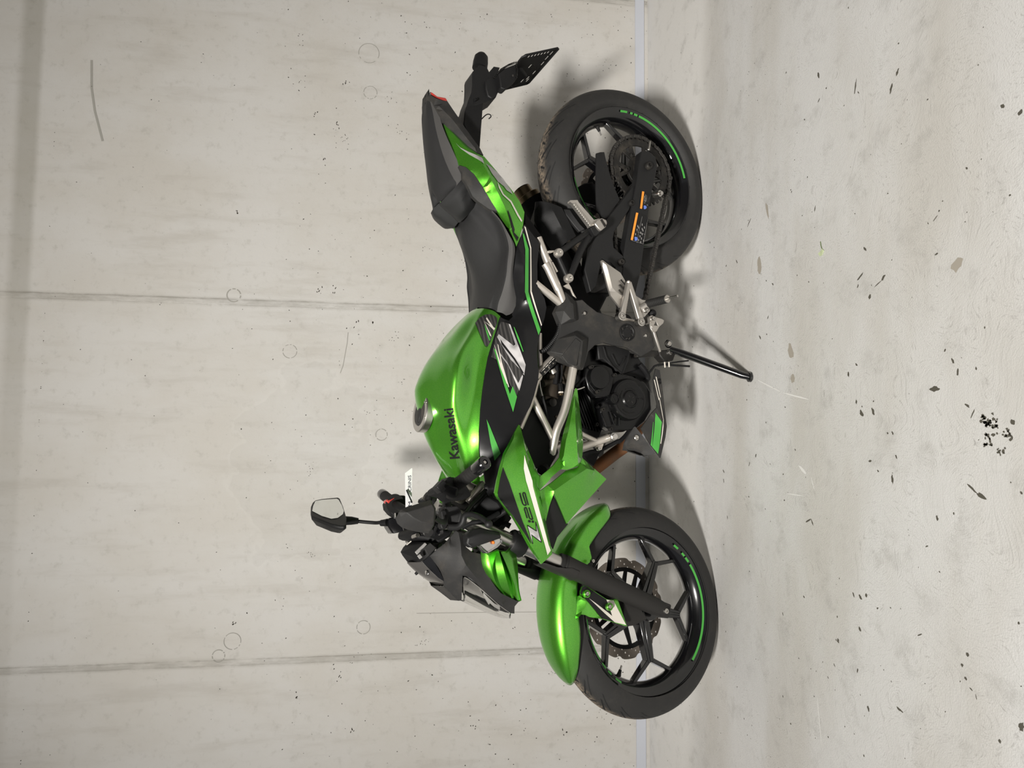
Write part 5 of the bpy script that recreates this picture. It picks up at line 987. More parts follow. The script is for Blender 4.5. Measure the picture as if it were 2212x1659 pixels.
D('side_stripe', LGREEN, [(.2946,.15,.7529),(.3001,.15,.7475),(.3401,.15,.734),(.4595,.15,.7356),(.5599,.15,.6996),(.5749,.15,.7058),(.4888,.15,.7355),(.462,.15,.746),(.3438,.15,.7441)]); D('side_pinstripe', WHITE, [(.2758,.15,.7474),(.278,.15,.7428),(.3346,.15,.7262),(.4561,.15,.7256),(.5456,.15,.6952),(.5487,.15,.6975),(.4587,.15,.7297),(.3373,.15,.7294)])

# ---------------------------------------------------------------- radiator shrouds
sh_b = [(.8179,.188,.7845),(.8373,.192,.798),(.8576,.195,.8108),(.8917,.198,.8315),(.922,.201,.8422),(.9551,.204,.8526),(.9851,.205,.8592),(.9934,.204,.8553),(1.0182,.201,.8314),(1.0368,.197,.8124),(1.0758,.19,.783),(1.115,.182,.7557),(1.1395,.176,.7348),(1.1622,.17,.7138),(1.1479,.173,.6953),(1.138,.176,.685),(1.118,.179,.6911),(1.0809,.184,.702),(1.0585,.187,.7086),(.9943,.19,.7263),(.9812,.19,.7268),(.9458,.19,.7269),(.9222,.191,.7409),(.9012,.192,.7505),(.8816,.192,.7596),(.8591,.191,.7703),(.8379,.19,.776),(.8197,.188,.7813)]
sh_c = [[(.8324,.198,.7822),(.8655,.212,.7826),(.8902,.218,.7803),(.9193,.222,.7771),(.95,.224,.7681),(.9883,.222,.7541),(1.0295,.216,.7394),(1.087,.202,.7158),(1.1291,.184,.694)], [(.8271,.194,.7829),(.8623,.203,.7751),(.8869,.204,.7645),(.9102,.203,.7529),(.9434,.2,.7359)],
        [(.854,.201,.8058),(.8961,.204,.8312),(.9196,.207,.8386),(.9551,.21,.8484),(.9863,.211,.8544),(1.0155,.207,.8286),(1.0412,.203,.8068),(1.0776,.196,.7788),(1.1146,.188,.7529),(1.1475,.178,.724)]]
lw_spike = [(.7119,.168,.6033),(.7452,.171,.6168),(.7852,.178,.6313),(.8269,.183,.6486),(.8612,.187,.6605),(.8962,.191,.6693),(.9272,.203,.6724),(.9294,.206,.658),(.9189,.203,.6208),(.909,.197,.6123),(.8949,.187,.5989),(.8549,.176,.588),(.8025,.168,.5881),(.7379,.165,.5945),(.7142,.167,.5983)]
lw_c = [[(.7447,.179,.6161),(.8279,.199,.6462),(.8556,.204,.6579),(.9069,.209,.6705),(.9232,.207,.6718)], [(.7446,.179,.6139),(.8064,.199,.6254),(.8615,.208,.6274),(.914,.21,.6262)]]
lw_conn = [(.8964,.19,.6685),(.9173,.19,.6867),(.933,.19,.7073),(.9456,.19,.7262),(.9799,.191,.7282),(.976,.192,.7242),(.9537,.195,.7008),(.9484,.196,.6982),(.9285,.201,.6737),(.928,.202,.6696)]
bl_b = [(.9817,.192,.7282),(.9609,.194,.6948),(.9304,.193,.6502),(.9214,.191,.6138),(.8976,.186,.5979),(.9245,.176,.5552),(.9521,.16,.5063),(1.0092,.166,.5737),(1.0657,.172,.6397),(1.0268,.186,.6662),(.9878,.205,.6959),(1.0206,.194,.7031),(1.0585,.186,.709),(.9943,.192,.7268)]
bl_c = [[(.9813,.207,.6963),(.9538,.208,.6502),(.9259,.206,.5976),(.9304,.196,.5685)]]
for q, sd in ((lambda P: P, 1), (mir, -1)):
    m = MB(); m.patch(q(sh_b), [q(c) for c in sh_c], th=.004, res=.013, side=sd); sh = part('radiator_shroud', GREEN, m, angle=24)
    lo = MB(); lo.patch(q(lw_spike), [q(c) for c in lw_c], th=.004, res=.013, side=sd); lo.patch(q(lw_conn), th=.004, res=.013, side=sd); lo.patch(q(bl_b), [q(c) for c in bl_c], th=.004, res=.013, side=sd)
    los = part('lower_shroud', GREEN, lo, angle=18)
    m = MB(); m.patch(q([(.9872,.196,.6947),(1.0271,.18,.6627),(1.067,.166,.6323),(1.0997,.16,.6614),(1.1282,.16,.6735),(1.1169,.165,.6831),(1.071,.176,.7011),(1.0591,.178,.7036),(1.0209,.186,.6985)]), th=.004, res=.015, side=sd); m.build('shroud_inner_panel', BLACK, los)
    if sd == 1: shl, lol = sh, los
Dh = lambda n, mt, P, **k: decal(n, mt, P, [shl], **k)
Dh('shroud_graphic', BDECAL, [(.9232,.2,.8338),(.9601,.2,.8166),(1.001,.2,.8009),(1.0546,.2,.7808),(1.0956,.2,.7621),(1.1109,.2,.7578),(1.0825,.2,.7766),(1.0388,.2,.8081),(1.0144,.2,.8309),(.9929,.2,.8465),(.9866,.2,.8473),(.95,.2,.8409)])
Dh('shroud_stripe', WHITE, [(.8936,.21,.7806),(.9131,.21,.7748),(.9558,.21,.759),(.9695,.21,.7575),(1.04,.21,.7362),(1.115,.21,.714),(1.1294,.21,.7076),(1.1421,.21,.7167),(1.1148,.21,.7244),(.9694,.21,.7716),(.9558,.21,.7764),(.9266,.21,.7825)], off=.0030)
kz = dict(targets=[shl], d=(.05, .87, .45))
G = [[(.9861,.21,.7929),(.9793,.21,.7827),(1.0124,.21,.7809),(1.0161,.21,.7887)]]
def stk(P, w=.0042): return strokes('shroud_lettering', BDECAL, P, w, [shl])
# 1 2 5, squared techno figures reading up towards the tank
stk([[(1.0542,.21,.7704),(1.0553,.21,.7638)], [(1.0554,.21,.7607),(1.056,.21,.7551)]], .0052)
stk([[(1.0469,.21,.7733),(1.0257,.21,.7803),(1.0227,.21,.7805),(1.0209,.21,.7789),(1.0212,.21,.7761),(1.0232,.21,.7749),(1.0453,.21,.7676),(1.0486,.21,.7655),(1.0501,.21,.7608),(1.0497,.21,.7586),(1.0477,.21,.7587),(1.0208,.21,.7685)]], .0030)
stk([[(.9852,.21,.7934),(1.0094,.21,.7861),(1.0133,.21,.784),(1.0151,.21,.7809),(1.0155,.21,.7775),(1.0141,.21,.7761),(1.0122,.21,.7764),(.9898,.21,.7845),(.9863,.21,.7846),(.9845,.21,.783),(.9851,.21,.7801),(.9873,.21,.7787),(1.015,.21,.7702)]], .0030)
Dh('shroud_emblem', BDECAL, [(1.0646,.21,.7736),(1.0644,.21,.7705),(1.0787,.21,.7483),(1.0566,.21,.7509),(1.056,.21,.7492),(1.1063,.21,.7331),(1.1087,.21,.7349),(1.0898,.21,.7616),(1.1101,.21,.7572),(1.1121,.21,.7591),(1.0813,.21,.7688)])
Dh('shroud_emblem', SILVERD, [(1.0665,.21,.7719),(1.0802,.21,.7483),(1.0783,.21,.7469),(1.0639,.21,.7485),(1.105,.21,.7359),(1.086,.21,.7628),(1.1078,.21,.7593),(1.0813,.21,.7674)], off=.0028)

# ---------------------------------------------------------------- front fork (turned with the bars)
def leg_pt(y, t): return Vector((1.326 - .4 * t, y, .296 + .9165 * t))         # t metres up the leg
for y in (.093, -.093):
    m = MB(); m.tube([leg_pt(y, t) for t in (-.012, .02, .06, .20, .30, .335, .345)], [.021, .025, .0255, .0262, .0268, .0282, .0275], 28)
    leg = m.build('fork_leg', FORKB, root, STEER)
    m = MB(); m.lathe([(.0272, 0), (.0272, .006), (.0250, .008), (.0250, .011), (.0262, .012), (.0262, .017), (.0215, .019)], leg_pt(y, .343), (-.4, 0, .9165), 32); m.build('dust_seal', RUBBER, leg, STEER)
    m = MB(); m.cyl(leg_pt(y, .30), leg_pt(y, .74), .0185, n=28); m.build('stanchion', STEEL, leg, STEER, label='polished steel stanchion')
    d = Vector((.9165, 0, .4)); s_ = 1 if y > 0 else -1
    m = MB(); m.bar(leg_pt(y, -.025), leg_pt(y, .05), .040, .034, .034, .038); m.build('axle_clamp', FORKB, leg, STEER, bevel=.004)
    # fork guard: curved fin ahead of the stanchion
    V = []; F = []; nn = 9
    for i, (t, c0, c1) in enumerate(((.31, -1.3, 1.3), (.335, -1.3, 1.3), (.35, -1.1, 1.1), (.375, -.85, .85), (.41, -.75, .75), (.425, -.5, .5))):
        for k in range(nn):
            a = c0 + (c1 - c0) * k / (nn - 1); V.append(leg_pt(y, t) + d * (.0305 * math.cos(a)) + Vector((0, .0305 * math.sin(a), 0)))
    o_ = len(V); V += [p - d * .0025 for p in V]
    for i in range(5):
        for k in range(nn - 1): F += [(i * nn + k, i * nn + k + 1, (i + 1) * nn + k + 1, (i + 1) * nn + k), tuple(x + o_ for x in (i * nn + k, (i + 1) * nn + k, (i + 1) * nn + k + 1, i * nn + k + 1))]
    F += [(i * nn, (i + 1) * nn, (i + 1) * nn + o_, i * nn + o_) for i in range(5)] + [(i * nn + nn - 1, i * nn + nn - 1 + o_, (i + 1) * nn + nn - 1 + o_, (i + 1) * nn + nn - 1) for i in range(5)] + [(5 * nn + k, 5 * nn + k + 1, 5 * nn + k + 1 + o_, 5 * nn + k + o_) for k in range(nn - 1)]
    m = MB(); m.add(V, F); m.build('fork_guard', FORKB, leg, STEER, angle=60)
    m = MB(); m.lathe([(.020, 0), (.029, .001), (.031, .004), (.031, .040), (.029, .043), (.020, .044)], leg_pt(y, .475), (-.4, 0, .9165), 32); m.build('fork_clamp', BLACK, leg, STEER)
    bolt('clamp_bolt', leg_pt(y, .497) + Vector((-.026, s_ * .018, 0)), .006, leg, GRIMY, d=(0, s_, 0), xf=STEER)
    bolt('axle_bolt', leg_pt(y, 0) + Vector((.006, s_ * .019, -.002)), .0085, leg, STEEL, d=(0, s_, 0), h=.007, xf=STEER)
m = MB(); m.bar(leg_pt(-.093, .497), leg_pt(.093, .497), .05, .05, .04, .04, (-.4, 0, .9165)); part('triple_clamp', BLACK, m, xf=STEER, bevel=.006)
m = MB(); m.bar(leg_pt(-.093, .70), leg_pt(.093, .70), .05, .05, .024, .024, (-.4, 0, .9165)); m.cyl(leg_pt(0, .70) + Vector((-.035, 0, .0)), leg_pt(0, .73) + Vector((-.035, 0, 0)), .018, n=20); part('top_clamp', BLACK, m, xf=STEER, bevel=.005)
m = MB(); m.cyl((1.02, 0, .78), (.965, 0, .90), .032, n=24); part('steering_head', SILVER, m)
# caliper and speed sensor
m = MB(); m.patch(mir([(1.1767,.08,.4661),(1.1656,.08,.4252),(1.1846,.08,.3986),(1.2194,.08,.4085),(1.2349,.08,.4389),(1.228,.08,.4773),(1.201,.08,.4965)]), th=.045, res=.03, side=-1); part('brake_caliper', BLACK, m, xf=STEER, bevel=.005)
m = MB(); m.patch([(1.2806,.075,.4062),(1.3102,.078,.3602),(1.3519,.078,.3304),(1.3656,.07,.3723),(1.3653,.07,.4181),(1.3548,.07,.4393),(1.3362,.072,.4105)], th=.02, res=.03); part('speed_sensor', FORKB, m, xf=STEER, bevel=.003)

# front fender, concentric with the wheel
def fp(r, a, y): return (1.33 + r * math.cos(math.radians(a)), y, .296 + r * math.sin(math.radians(a)))
rows = []
prof = [(62, .0, .0, .3), (66, .026, .5, 1)]
A = [57, 62, 70, 80, 92, 104, 116, 128, 140, 150, 157, 161]
edge_r = {57: .305, 62: .290, 70: .276, 80: .262, 92: .262, 104: .27, 116: .276, 128: .279, 140: .279, 150: .282, 157: .288, 161: .30}
wid = {57: .012, 62: .034, 70: .052, 80: .062, 92: .066, 104: .067, 116: .067, 128: .066, 140: .062, 150: .056, 157: .046, 161: .030}
top = {57: .3165, 62: .3225, 70: .3275, 80: .3295, 92: .330, 104: .331, 116: .3315, 128: .331, 140: .330, 150: .329, 157: .3275, 161: .325}
curves = []
for f_, g_ in ((1.0, 1.0), (1.0, .62), (.93, .30), (.72, .10), (.40, .02), (0, 0)):
    curves.append([fp(top[a] - (top[a] - edge_r[a]) * g_, a, wid[a] * f_) for a in A])
m = MB(); m.net(curves, nu=46, nv=4, sym=True, cap=False); g = MB(); g.v = m.v; g.f = m.f
fend = part('front_fender', GREEN, m, xf=STEER, angle=60)
sol = fend.modifiers.new('thickness', 'SOLIDIFY'); sol.thickness = .003; sol.offset = 0
fin = [(1.2695,.074,.5525),(1.2723,.068,.5552),(1.2807,.06,.568),(1.2911,.057,.5756),(1.3045,.056,.5798),(1.3274,.056,.5782),(1.3527,.056,.5741),(1.3542,.056,.559),(1.3374,.066,.5622),(1.3252,.077,.565),(1.3191,.079,.5571),(1.3211,.08,.5464),(1.3282,.08,.531),(1.3359,.084,.4947),(1.3491,.088,.4554),(1.3625,.09,.4171),(1.3608,.091,.4169),(1.2918,.09,.4396),(1.2887,.089,.4431),(1.2879,.088,.453),(1.2884,.087,.4691),(1.2861,.086,.4757),(1.2469,.08,.5354),(1.2465,.079,.5413),(1.2491,.077,.5467),(1.2603,.075,.5516)]
m = MB(); m.patch(fin, [[(1.269,.08,.5566),(1.3056,.085,.5264),(1.3348,.088,.4976)], [(1.2905,.091,.4564),(1.3584,.093,.4221)]], th=.004, res=.010); ff = m.build('fender_fin', GREEN, fend, STEER, angle=20)
m = MB(); m.patch(mir([(1.272,.072,.5579),(1.2903,.066,.5816),(1.3035,.066,.5864),(1.3364,.074,.5676),(1.3191,.079,.5571),(1.3359,.084,.4947),(1.3625,.09,.4171),(1.2887,.089,.4431),(1.2469,.08,.5354),(1.2603,.075,.5516)]), th=.004, res=.02, side=-1); m.build('fender_fin', GREEN, fend, STEER)
df = decal('fin_graphic', BDECAL, [(1.2506,.09,.5538),(1.2478,.09,.5455),(1.2486,.09,.5419),(1.2869,.09,.4788),(1.2959,.09,.4753),(1.3183,.09,.4702),(1.3304,.09,.464),(1.347,.09,.4583),(1.3347,.09,.4983),(1.2719,.09,.553),(1.2656,.09,.5604)], [ff], parent=ff, xf=STEER)
decal('fin_graphic', WHITE, [(1.2873,.09,.4781),(1.2895,.09,.4685),(1.2911,.09,.4557),(1.3576,.09,.4203),(1.3477,.09,.4568),(1.3225,.09,.4873),(1.2801,.09,.5348),(1.2939,.09,.514),(1.3199,.09,.4779),(1.331,.09,.4637),(1.3126,.09,.4695)], [ff], parent=ff, xf=STEER, off=.0028)
for P in ([(1.2666,.094,.5451)], [(1.3052,.099,.4778)]):
    m = MB(); m.lathe([(.0105, -.004), (.0105, .003), (.0085, .0045), (.0070, .0035), (.0065, .001)], P[0], (0, 1, 0), 28, cap=False); m.build('fin_collar', GREEN, ff, STEER)
    bolt('fin_bolt', P[0], .0062, ff, STEEL, xf=STEER, h=.005)
bolt('fender_bolt', [(1.1834,.092,.5163)][0], .0052, fend, STEEL, xf=STEER)
m = MB(); m.patch([(1.0705,.052,.4241),(1.074,.056,.4397),(1.096,.062,.4751),(1.1217,.066,.5086),(1.1515,.068,.5311),(1.1871,.069,.5514),(1.1959,.07,.5243),(1.1872,.071,.5105),(1.1746,.072,.5033),(1.1461,.07,.5073),(1.1301,.067,.4985),(1.1009,.062,.4614)], th=.003, res=.01); m.build('fender_lip', GREEN, fend, STEER)

# ---------------------------------------------------------------- headlight, cowl, instruments (turned with the bars)
cw = [(1.0898,.1,.9248),(1.0939,.105,.9115),(1.1091,.108,.9072),(1.1296,.11,.9038),(1.1429,.111,.8876),(1.1478,.111,.8661),(1.1696,.111,.8598),(1.1867,.111,.8519),(1.2138,.107,.8365),(1.2313,.102,.8215),(1.246,.096,.8057),(1.2563,.087,.7802),(1.2677,.077,.7538),(1.271,.068,.7395),(1.2828,.062,.7494),(1.3008,.047,.7436),(1.2987,.046,.7539),(1.283,.056,.7801),(1.2609,.069,.8132),(1.2286,.086,.856),(1.2045,.093,.8845),(1.1987,.096,.9),(1.1966,.096,.909),(1.2274,.072,.9002),(1.2588,.03,.8836),(1.2592,.026,.8893),(1.2386,.034,.9131),(1.2204,.044,.935),(1.2024,.052,.9399),(1.1762,.064,.957),(1.1553,.073,.9755),(1.1461,.077,.9852),(1.1309,.084,.9683),(1.1193,.09,.951),(1.1049,.096,.9391)]
cwl = [[(1.0946,.106,.9206),(1.1215,.114,.9196),(1.149,.117,.9198),(1.1719,.118,.9093),(1.1981,.112,.8848),(1.2364,.094,.8398),(1.2742,.07,.7872)], [(1.1463,.088,.9622),(1.1768,.08,.9485),(1.2079,.062,.9303),(1.2433,.04,.8987)], [(1.1175,.104,.9459),(1.1578,.106,.937),(1.1959,.092,.9208),(1.2222,.07,.9031)]]
for q, sd in ((lambda P: P, 1), (mir, -1)):
    m = MB(); m.patch(q(cw), [q(c) for c in cwl], th=.004, res=.013, side=sd); c_ = m.build('headlight_cowl', GREY, root, STEER, angle=32)
m = MB(); e_ = [(1.2204,.044,.935),(1.2386,.034,.9131),(1.2592,.026,.8893),(1.2588,.03,.8836)]; m.add(e_ + mir(e_), [(0, 1, 5, 4), (1, 2, 6, 5), (2, 3, 7, 6)]); m.build('cowl_nose', GREY, c_, STEER)
h_e = [(1.1972,.094,.9081),(1.1993,.094,.8991),(1.2292,.084,.855),(1.2615,.067,.8122),(1.2837,.054,.7791),(1.2997,.044,.7522)]; h_m = [(1.2288,.068,.8987),(1.2393,.07,.8749),(1.2629,.06,.8357),(1.2873,.048,.7945),(1.3032,.038,.7653),(1.3084,.032,.7461)]; h_c = [(1.2617,0,.8691),(1.2769,0,.8396),(1.2954,0,.8007),(1.3121,0,.761),(1.3157,0,.7453),(1.3176,0,.7333)]
m = MB(); m.net([h_e, h_m, h_c], nu=26, nv=5, sym=True, cap=False); hl = m.build('headlight', LENS, root, STEER, angle=60); so = hl.modifiers.new('thickness', 'SOLIDIFY'); so.thickness = .002
ins = lambda P, k: [(p[0] - k, p[1] * .9, p[2] + k * .2) for p in P]
m = MB(); m.net([ins(h_e, .014), ins(h_m, .030), ins(h_c, .034)], nu=18, nv=3, sym=True, cap=False); m.build('reflector', REFLECT, hl, STEER, angle=25)
m = MB(); m.slab([(1.2326,.06,.8454),(1.2368,.06,.8385),(1.2615,.05,.8046),(1.2759,.042,.7823),(1.2899,.036,.7792),(1.2821,.042,.7958),(1.2691,.052,.8147),(1.2727,.05,.8167),(1.2478,.058,.8366)], .004); m.build('reflector_facet', CHROME, hl, STEER)
gc = [[(1.1337,.113,.8655),(1.158,.114,.8658),(1.1797,.113,.8611),(1.2044,.107,.8454),(1.2301,.096,.8214),(1.2514,.083,.7972)], [(1.1481,.124,.8513),(1.1759,.123,.8453),(1.2002,.117,.8364),(1.2266,.103,.8179),(1.2561,.081,.7848)], [(1.1382,.106,.816),(1.172,.106,.8257),(1.2036,.1,.8221),(1.2324,.09,.807),(1.2592,.076,.775)],
      [(1.1387,.124,.8221),(1.1729,.124,.8134),(1.2049,.116,.8009),(1.2339,.099,.784),(1.2636,.074,.7632)], [(1.1414,.104,.8091),(1.1787,.102,.7932),(1.2089,.094,.7776),(1.2343,.084,.7655),(1.2665,.068,.7534)], [(1.1444,.118,.8135),(1.1786,.116,.7965),(1.2087,.108,.7796),(1.2356,.094,.7625),(1.27,.07,.7459)], [(1.1452,.112,.7938),(1.1796,.11,.7789),(1.2096,.102,.7661),(1.2362,.09,.7544),(1.2724,.067,.7392)], [(1.1293,.106,.7669),(1.1708,.104,.7586),(1.2105,.097,.7542),(1.2432,.082,.7448),(1.2697,.066,.7305)]]
for q, sd in ((lambda P: P, 1), (mir, -1)):
    m = MB(); m.net([q(c) for c in gc], nu=26, flat=True, cap=False); gw = m.build('cowl_wing', GREEN, root, STEER, angle=14); so = gw.modifiers.new('thickness', 'SOLIDIFY'); so.thickness = .004
m = MB(); m.patch([(1.2618,.06,.7663),(1.273,.056,.7366),(1.2826,.05,.7428),(1.3025,.04,.7392),(1.3002,.042,.7498),(1.2841,.05,.7681)], th=.08, res=.02); m.build('headlight_base', BLACK, c_, STEER)
# windscreen and instrument pod
m = MB(); m.net([[(1.1477,.066,.9816),(1.1598,.066,.972),(1.1784,.062,.9596),(1.1938,.056,.9481),(1.2107,.046,.9348)], [(1.1584,.04,.9906),(1.1706,.042,.9823),(1.1895,.04,.9678),(1.2061,.036,.9488),(1.2172,.03,.9288)], [(1.1593,0,1.015),(1.1712,0,1.0035),(1.1906,0,.9802),(1.2077,0,.9494),(1.2232,0,.9169)]], nu=20, nv=4, sym=True, cap=False); ws = m.build('windscreen', SMOKE, root, STEER, angle=60); so = ws.modifiers.new('thickness', 'SOLIDIFY'); so.thickness = .003
m = MB(); m.patch([(1.1589,.055,.996),(1.1471,.066,.9822),(1.1461,.068,.9777),(1.1648,.067,.9678),(1.1861,.062,.9534),(1.2101,.048,.9357),(1.1993,.05,.9534),(1.1845,.055,.9716),(1.171,.055,.9852)], th=.003, res=.015); m.build('screen_side', GLOSS, ws, STEER)
bolt('screen_screw', [(1.1851,.06,.9859)][0], .0052, ws, CHROME, d=(.5, .8, .2), xf=STEER); bolt('screen_screw', [(1.1852,-.01,.9851)][0], .004, ws, BLACK, d=(.6, -.2, .7), xf=STEER)
m = MB(); m.hull([(1.1136,.06,.9859),(1.1151,.064,.9764),(1.1279,.066,.9628),(1.1393,.066,.9702),(1.1471,.066,.9822),(1.1576,.055,.996),(1.1136,.055,.9886)] + [(1.1322,-.04,1.0182),(1.1202,-.05,1.0066),(1.1121,-.055,.9962),(1.1038,-.058,.9802),(1.1041,-.05,.9548),(1.1415,-.04,1.0128),(1.159,-.03,1.0038),(1.1613,0,.9974)])
dash = m.build('instrument_pod', BLACK, root, STEER, bevel=.004, angle=25)
for P, mt, nm in (([(1.1349,.07,1.0201),(1.1139,.07,.9946),(1.1176,.073,.9903),(1.1189,.073,.9913),(1.1416,.072,1.0156)], LGREY, 'display_edge'), ([(1.1443,.07,1.0143),(1.1398,.07,1.0079),(1.1481,.07,1.0012),(1.1523,.07,1.0082)], LGREY, 'display_button'), ([(1.1333,.073,1.0101),(1.1152,.076,.9831),(1.1283,.078,.9679),(1.1451,.076,.9885),(1.1298,.075,.997)], GREY, 'display_panel'), ([(1.1165,.06,1.0384),(1.1076,.062,1.0265),(1.1097,.062,1.0254),(1.1179,.06,1.0368)], WHITE, 'pod_edge')):
    m = MB(); m.slab(P, .004); m.build(nm, mt, dash, STEER, bevel=.0008)
# turn signal (left) and its twin
m = MB(); m.patch([(1.1017,.15,.9216),(1.0892,.152,.9052),(1.0866,.158,.8852),(1.0985,.162,.8372),(1.1118,.164,.8332),(1.1142,.164,.8363),(1.1283,.164,.8931),(1.1321,.158,.9128),(1.1227,.152,.922)], [[(1.1107,.158,.9202),(1.1024,.168,.891),(1.1067,.166,.8384)]], th=.022, res=.014); tsl = m.build('turn_signal', DARK, root, STEER, bevel=.003)
m = MB(); m.slab([(1.1279,.165,.8935),(1.114,.165,.8377),(1.1168,.165,.833),(1.124,.167,.8331),(1.1341,.168,.8459),(1.1474,.169,.875),(1.1387,.167,.8863)], .024); m.build('turn_signal_lens', LENS, tsl, STEER, bevel=.001)
m = MB(); m.slab([(1.1284,.158,.888),(1.1158,.158,.8354),(1.1232,.158,.8303),(1.1328,.158,.8419),(1.1457,.158,.8686)], .012); m.build('signal_reflector', REFLECT, tsl, STEER)
m = MB(); m.ball([(1.1229,.163,.8564)][0], .0042, 10); m.build('signal_bulb', AMBER, tsl, STEER)
m = MB(); m.tube([[(1.1088,.155,.9018)][0], [(1.1226,.1,.8814)][0]], .011, 12); m.build('signal_stalk', BLACK, tsl, STEER)
m = MB(); m.slab(mir([(1.1017,.15,.9216),(1.0866,.158,.8852),(1.1118,.164,.8332),(1.1283,.164,.8931),(1.1227,.152,.922)]), .022, (0, 1, 0)); m.tube(mir([[(1.1088,.155,.9018)][0], [(1.1226,.1,.8814)][0]]), .011, 12); m.build('turn_signal', DARK, root, STEER, bevel=.003)

# ---------------------------------------------------------------- handlebar and controls
bar_l = [(.957, .341, .963), (.980, .26, .970), (.9965, .20, .975), (1.016, .15, .968), (1.045, .095, .945), (1.060, .06, .935), (1.062, 0, .934)]
bar_all = bar_l + mir(bar_l)[-2::-1]
m = MB(); m.tube(bar_all, .0109, 16, sm=70); hb = m.build('handlebar', BLACK, root, STEER)
for s_ in (1, -1):
    g_ = [(p[0], p[1] * s_, p[2]) for p in cr(bar_l[:4], 60)]; L = len(g_)
    sub = g_[4:42]
    m = MB(); m.tube(sub, [.0152 if i % 3 else .0142 for i in range(len(sub))], 18); m.build('grip', RUBBER, hb, STEER, label='black rubber grip')
    m = MB(); m.tube([g_[42], g_[45]], .0265, 28); m.build('grip_flange', RUBBER, hb, STEER)
    d = (Vector(g_[0]) - Vector(g_[4])).normalized()
    m = MB(); m.lathe([(.0150, 0), (.0157, .002), (.0157, .036), (.0135, .039), (.0125, .0392), (.0062, .0392), (.0058, .034), (.001, .034)], Vector(g_[0]) - d * .033, d, 26); m.build('bar_end_weight', GLOSS, hb, STEER)
    m = MB(); m.cyl(Vector(g_[0]) - d * .0, Vector(g_[0]) + d * .0045, .0036, n=12); m.build('bar_end_screw', STEEL, hb, STEER)
for y in (.035, -.035):
    m = MB(); m.bar((1.058, y, .905), (1.060, y, .960), .034, .030, .03, .028); m.build('bar_riser', BLACK, hb, STEER, bevel=.004)
# left switch pod
m = MB(); m.patch([(.9851,.222,1.0057),(.973,.226,.9952),(.9723,.226,.9899),(.9773,.228,.9857),(.9777,.222,.9615),(.9895,.218,.9492),(1.0082,.208,.9315),(1.0153,.205,.931),(1.0221,.2,.9421),(1.0238,.195,.9616),(1.0236,.195,.9832),(1.0142,.2,.9984),(1.0083,.19,1.0177),(.9972,.2,1.0203)], [[(.9943,.24,1.0048),(1.0015,.24,.9814),(1.0163,.22,.9781)]], th=.045, res=.016); sw = m.build('switch_housing', BLACK, hb, STEER, bevel=.003, angle=30)
m = MB(); m.bar([(1.003,.21,1.0194)][0], [(.9868,.215,1.004)][0], .02, .02, .03, .03); m.build('switch_button', DARK, sw, STEER, bevel=.002)
m = MB(); m.slab([(1.0481,.205,1.0081),(1.0446,.205,1.0015),(1.0483,.205,.995),(1.0627,.205,.9915),(1.0817,.205,.9922),(1.0891,.205,.9977),(1.0883,.205,1.0068),(1.0811,.205,1.0099),(1.0624,.205,1.006)], .02); m.build('perch_cap', BLACK, sw, STEER, bevel=.003)
m = MB(); m.slab([(1.0383,.2,.9965),(1.0368,.205,.9667),(1.0442,.205,.9589),(1.0639,.21,.9566),(1.0782,.21,.9598),(1.0845,.2,.9662),(1.0834,.19,.9856),(1.0617,.19,.9889)], .04); m.build('lever_perch', BLACK, hb, STEER, bevel=.004)
m = MB(); m.tube([(1.0838,.2,.99),(1.0848,.205,.9685),(1.0759,.212,.958),(1.061,.22,.9558),(1.0595,.24,.9492),(1.0656,.265,.9431),(1.074,.285,.9403),(1.0842,.3,.938)], [.0075, .008, .0075, .0065, .006, .006, .006, .006], 12, sm=30); m.ball([(1.0852,.302,.9383)][0], .0092, 10); m.build('clutch_lever', DARK, root, STEER)
m = MB(); m.tube([(1.0525,.18,.9338),(1.0314,.16,.9065),(1.0155,.15,.8837),(.9966,.14,.8602),(.9824,.13,.8303)], .004, 8, sm=20); m.build('clutch_cable', BLACK, root, STEER)
# left mirror, folded so that its back shows
mo_ = [(1.0577,.335,1.1556),(1.0531,.335,1.1519),(1.0486,.335,1.1418),(1.0408,.335,1.1135),(1.0332,.335,1.0866),(1.0418,.335,1.0836),(1.0515,.335,1.0758),(1.0678,.335,1.0767),(1.0795,.335,1.079),(1.0869,.335,1.0808),(1.0892,.335,1.0853),(1.0856,.335,1.1082),(1.0806,.335,1.1284),(1.0756,.335,1.1422),(1.0671,.335,1.1521)]
m = MB(); m.hull(mo_ + [(p[0] + .012, p[1] - .022, p[2]) for p in mo_] + [(1.0599,.352,1.1449),(1.0589,.352,1.1341),(1.0445,.352,1.0912),(1.0542,.352,1.0858),(1.0846,.352,1.0887),(1.0797,.352,1.1148),(1.0707,.352,1.1317)])
lm = m.build('mirror', GREY, root, STEER, bevel=.0015, angle=12)
m = MB(); m.tube([(1.0692,.33,1.0779),(1.0761,.29,1.0468),(1.0738,.24,1.0151),(1.0629,.21,.999)], .006, 10, sm=14); m.build('mirror_stalk', BLACK, lm, STEER)
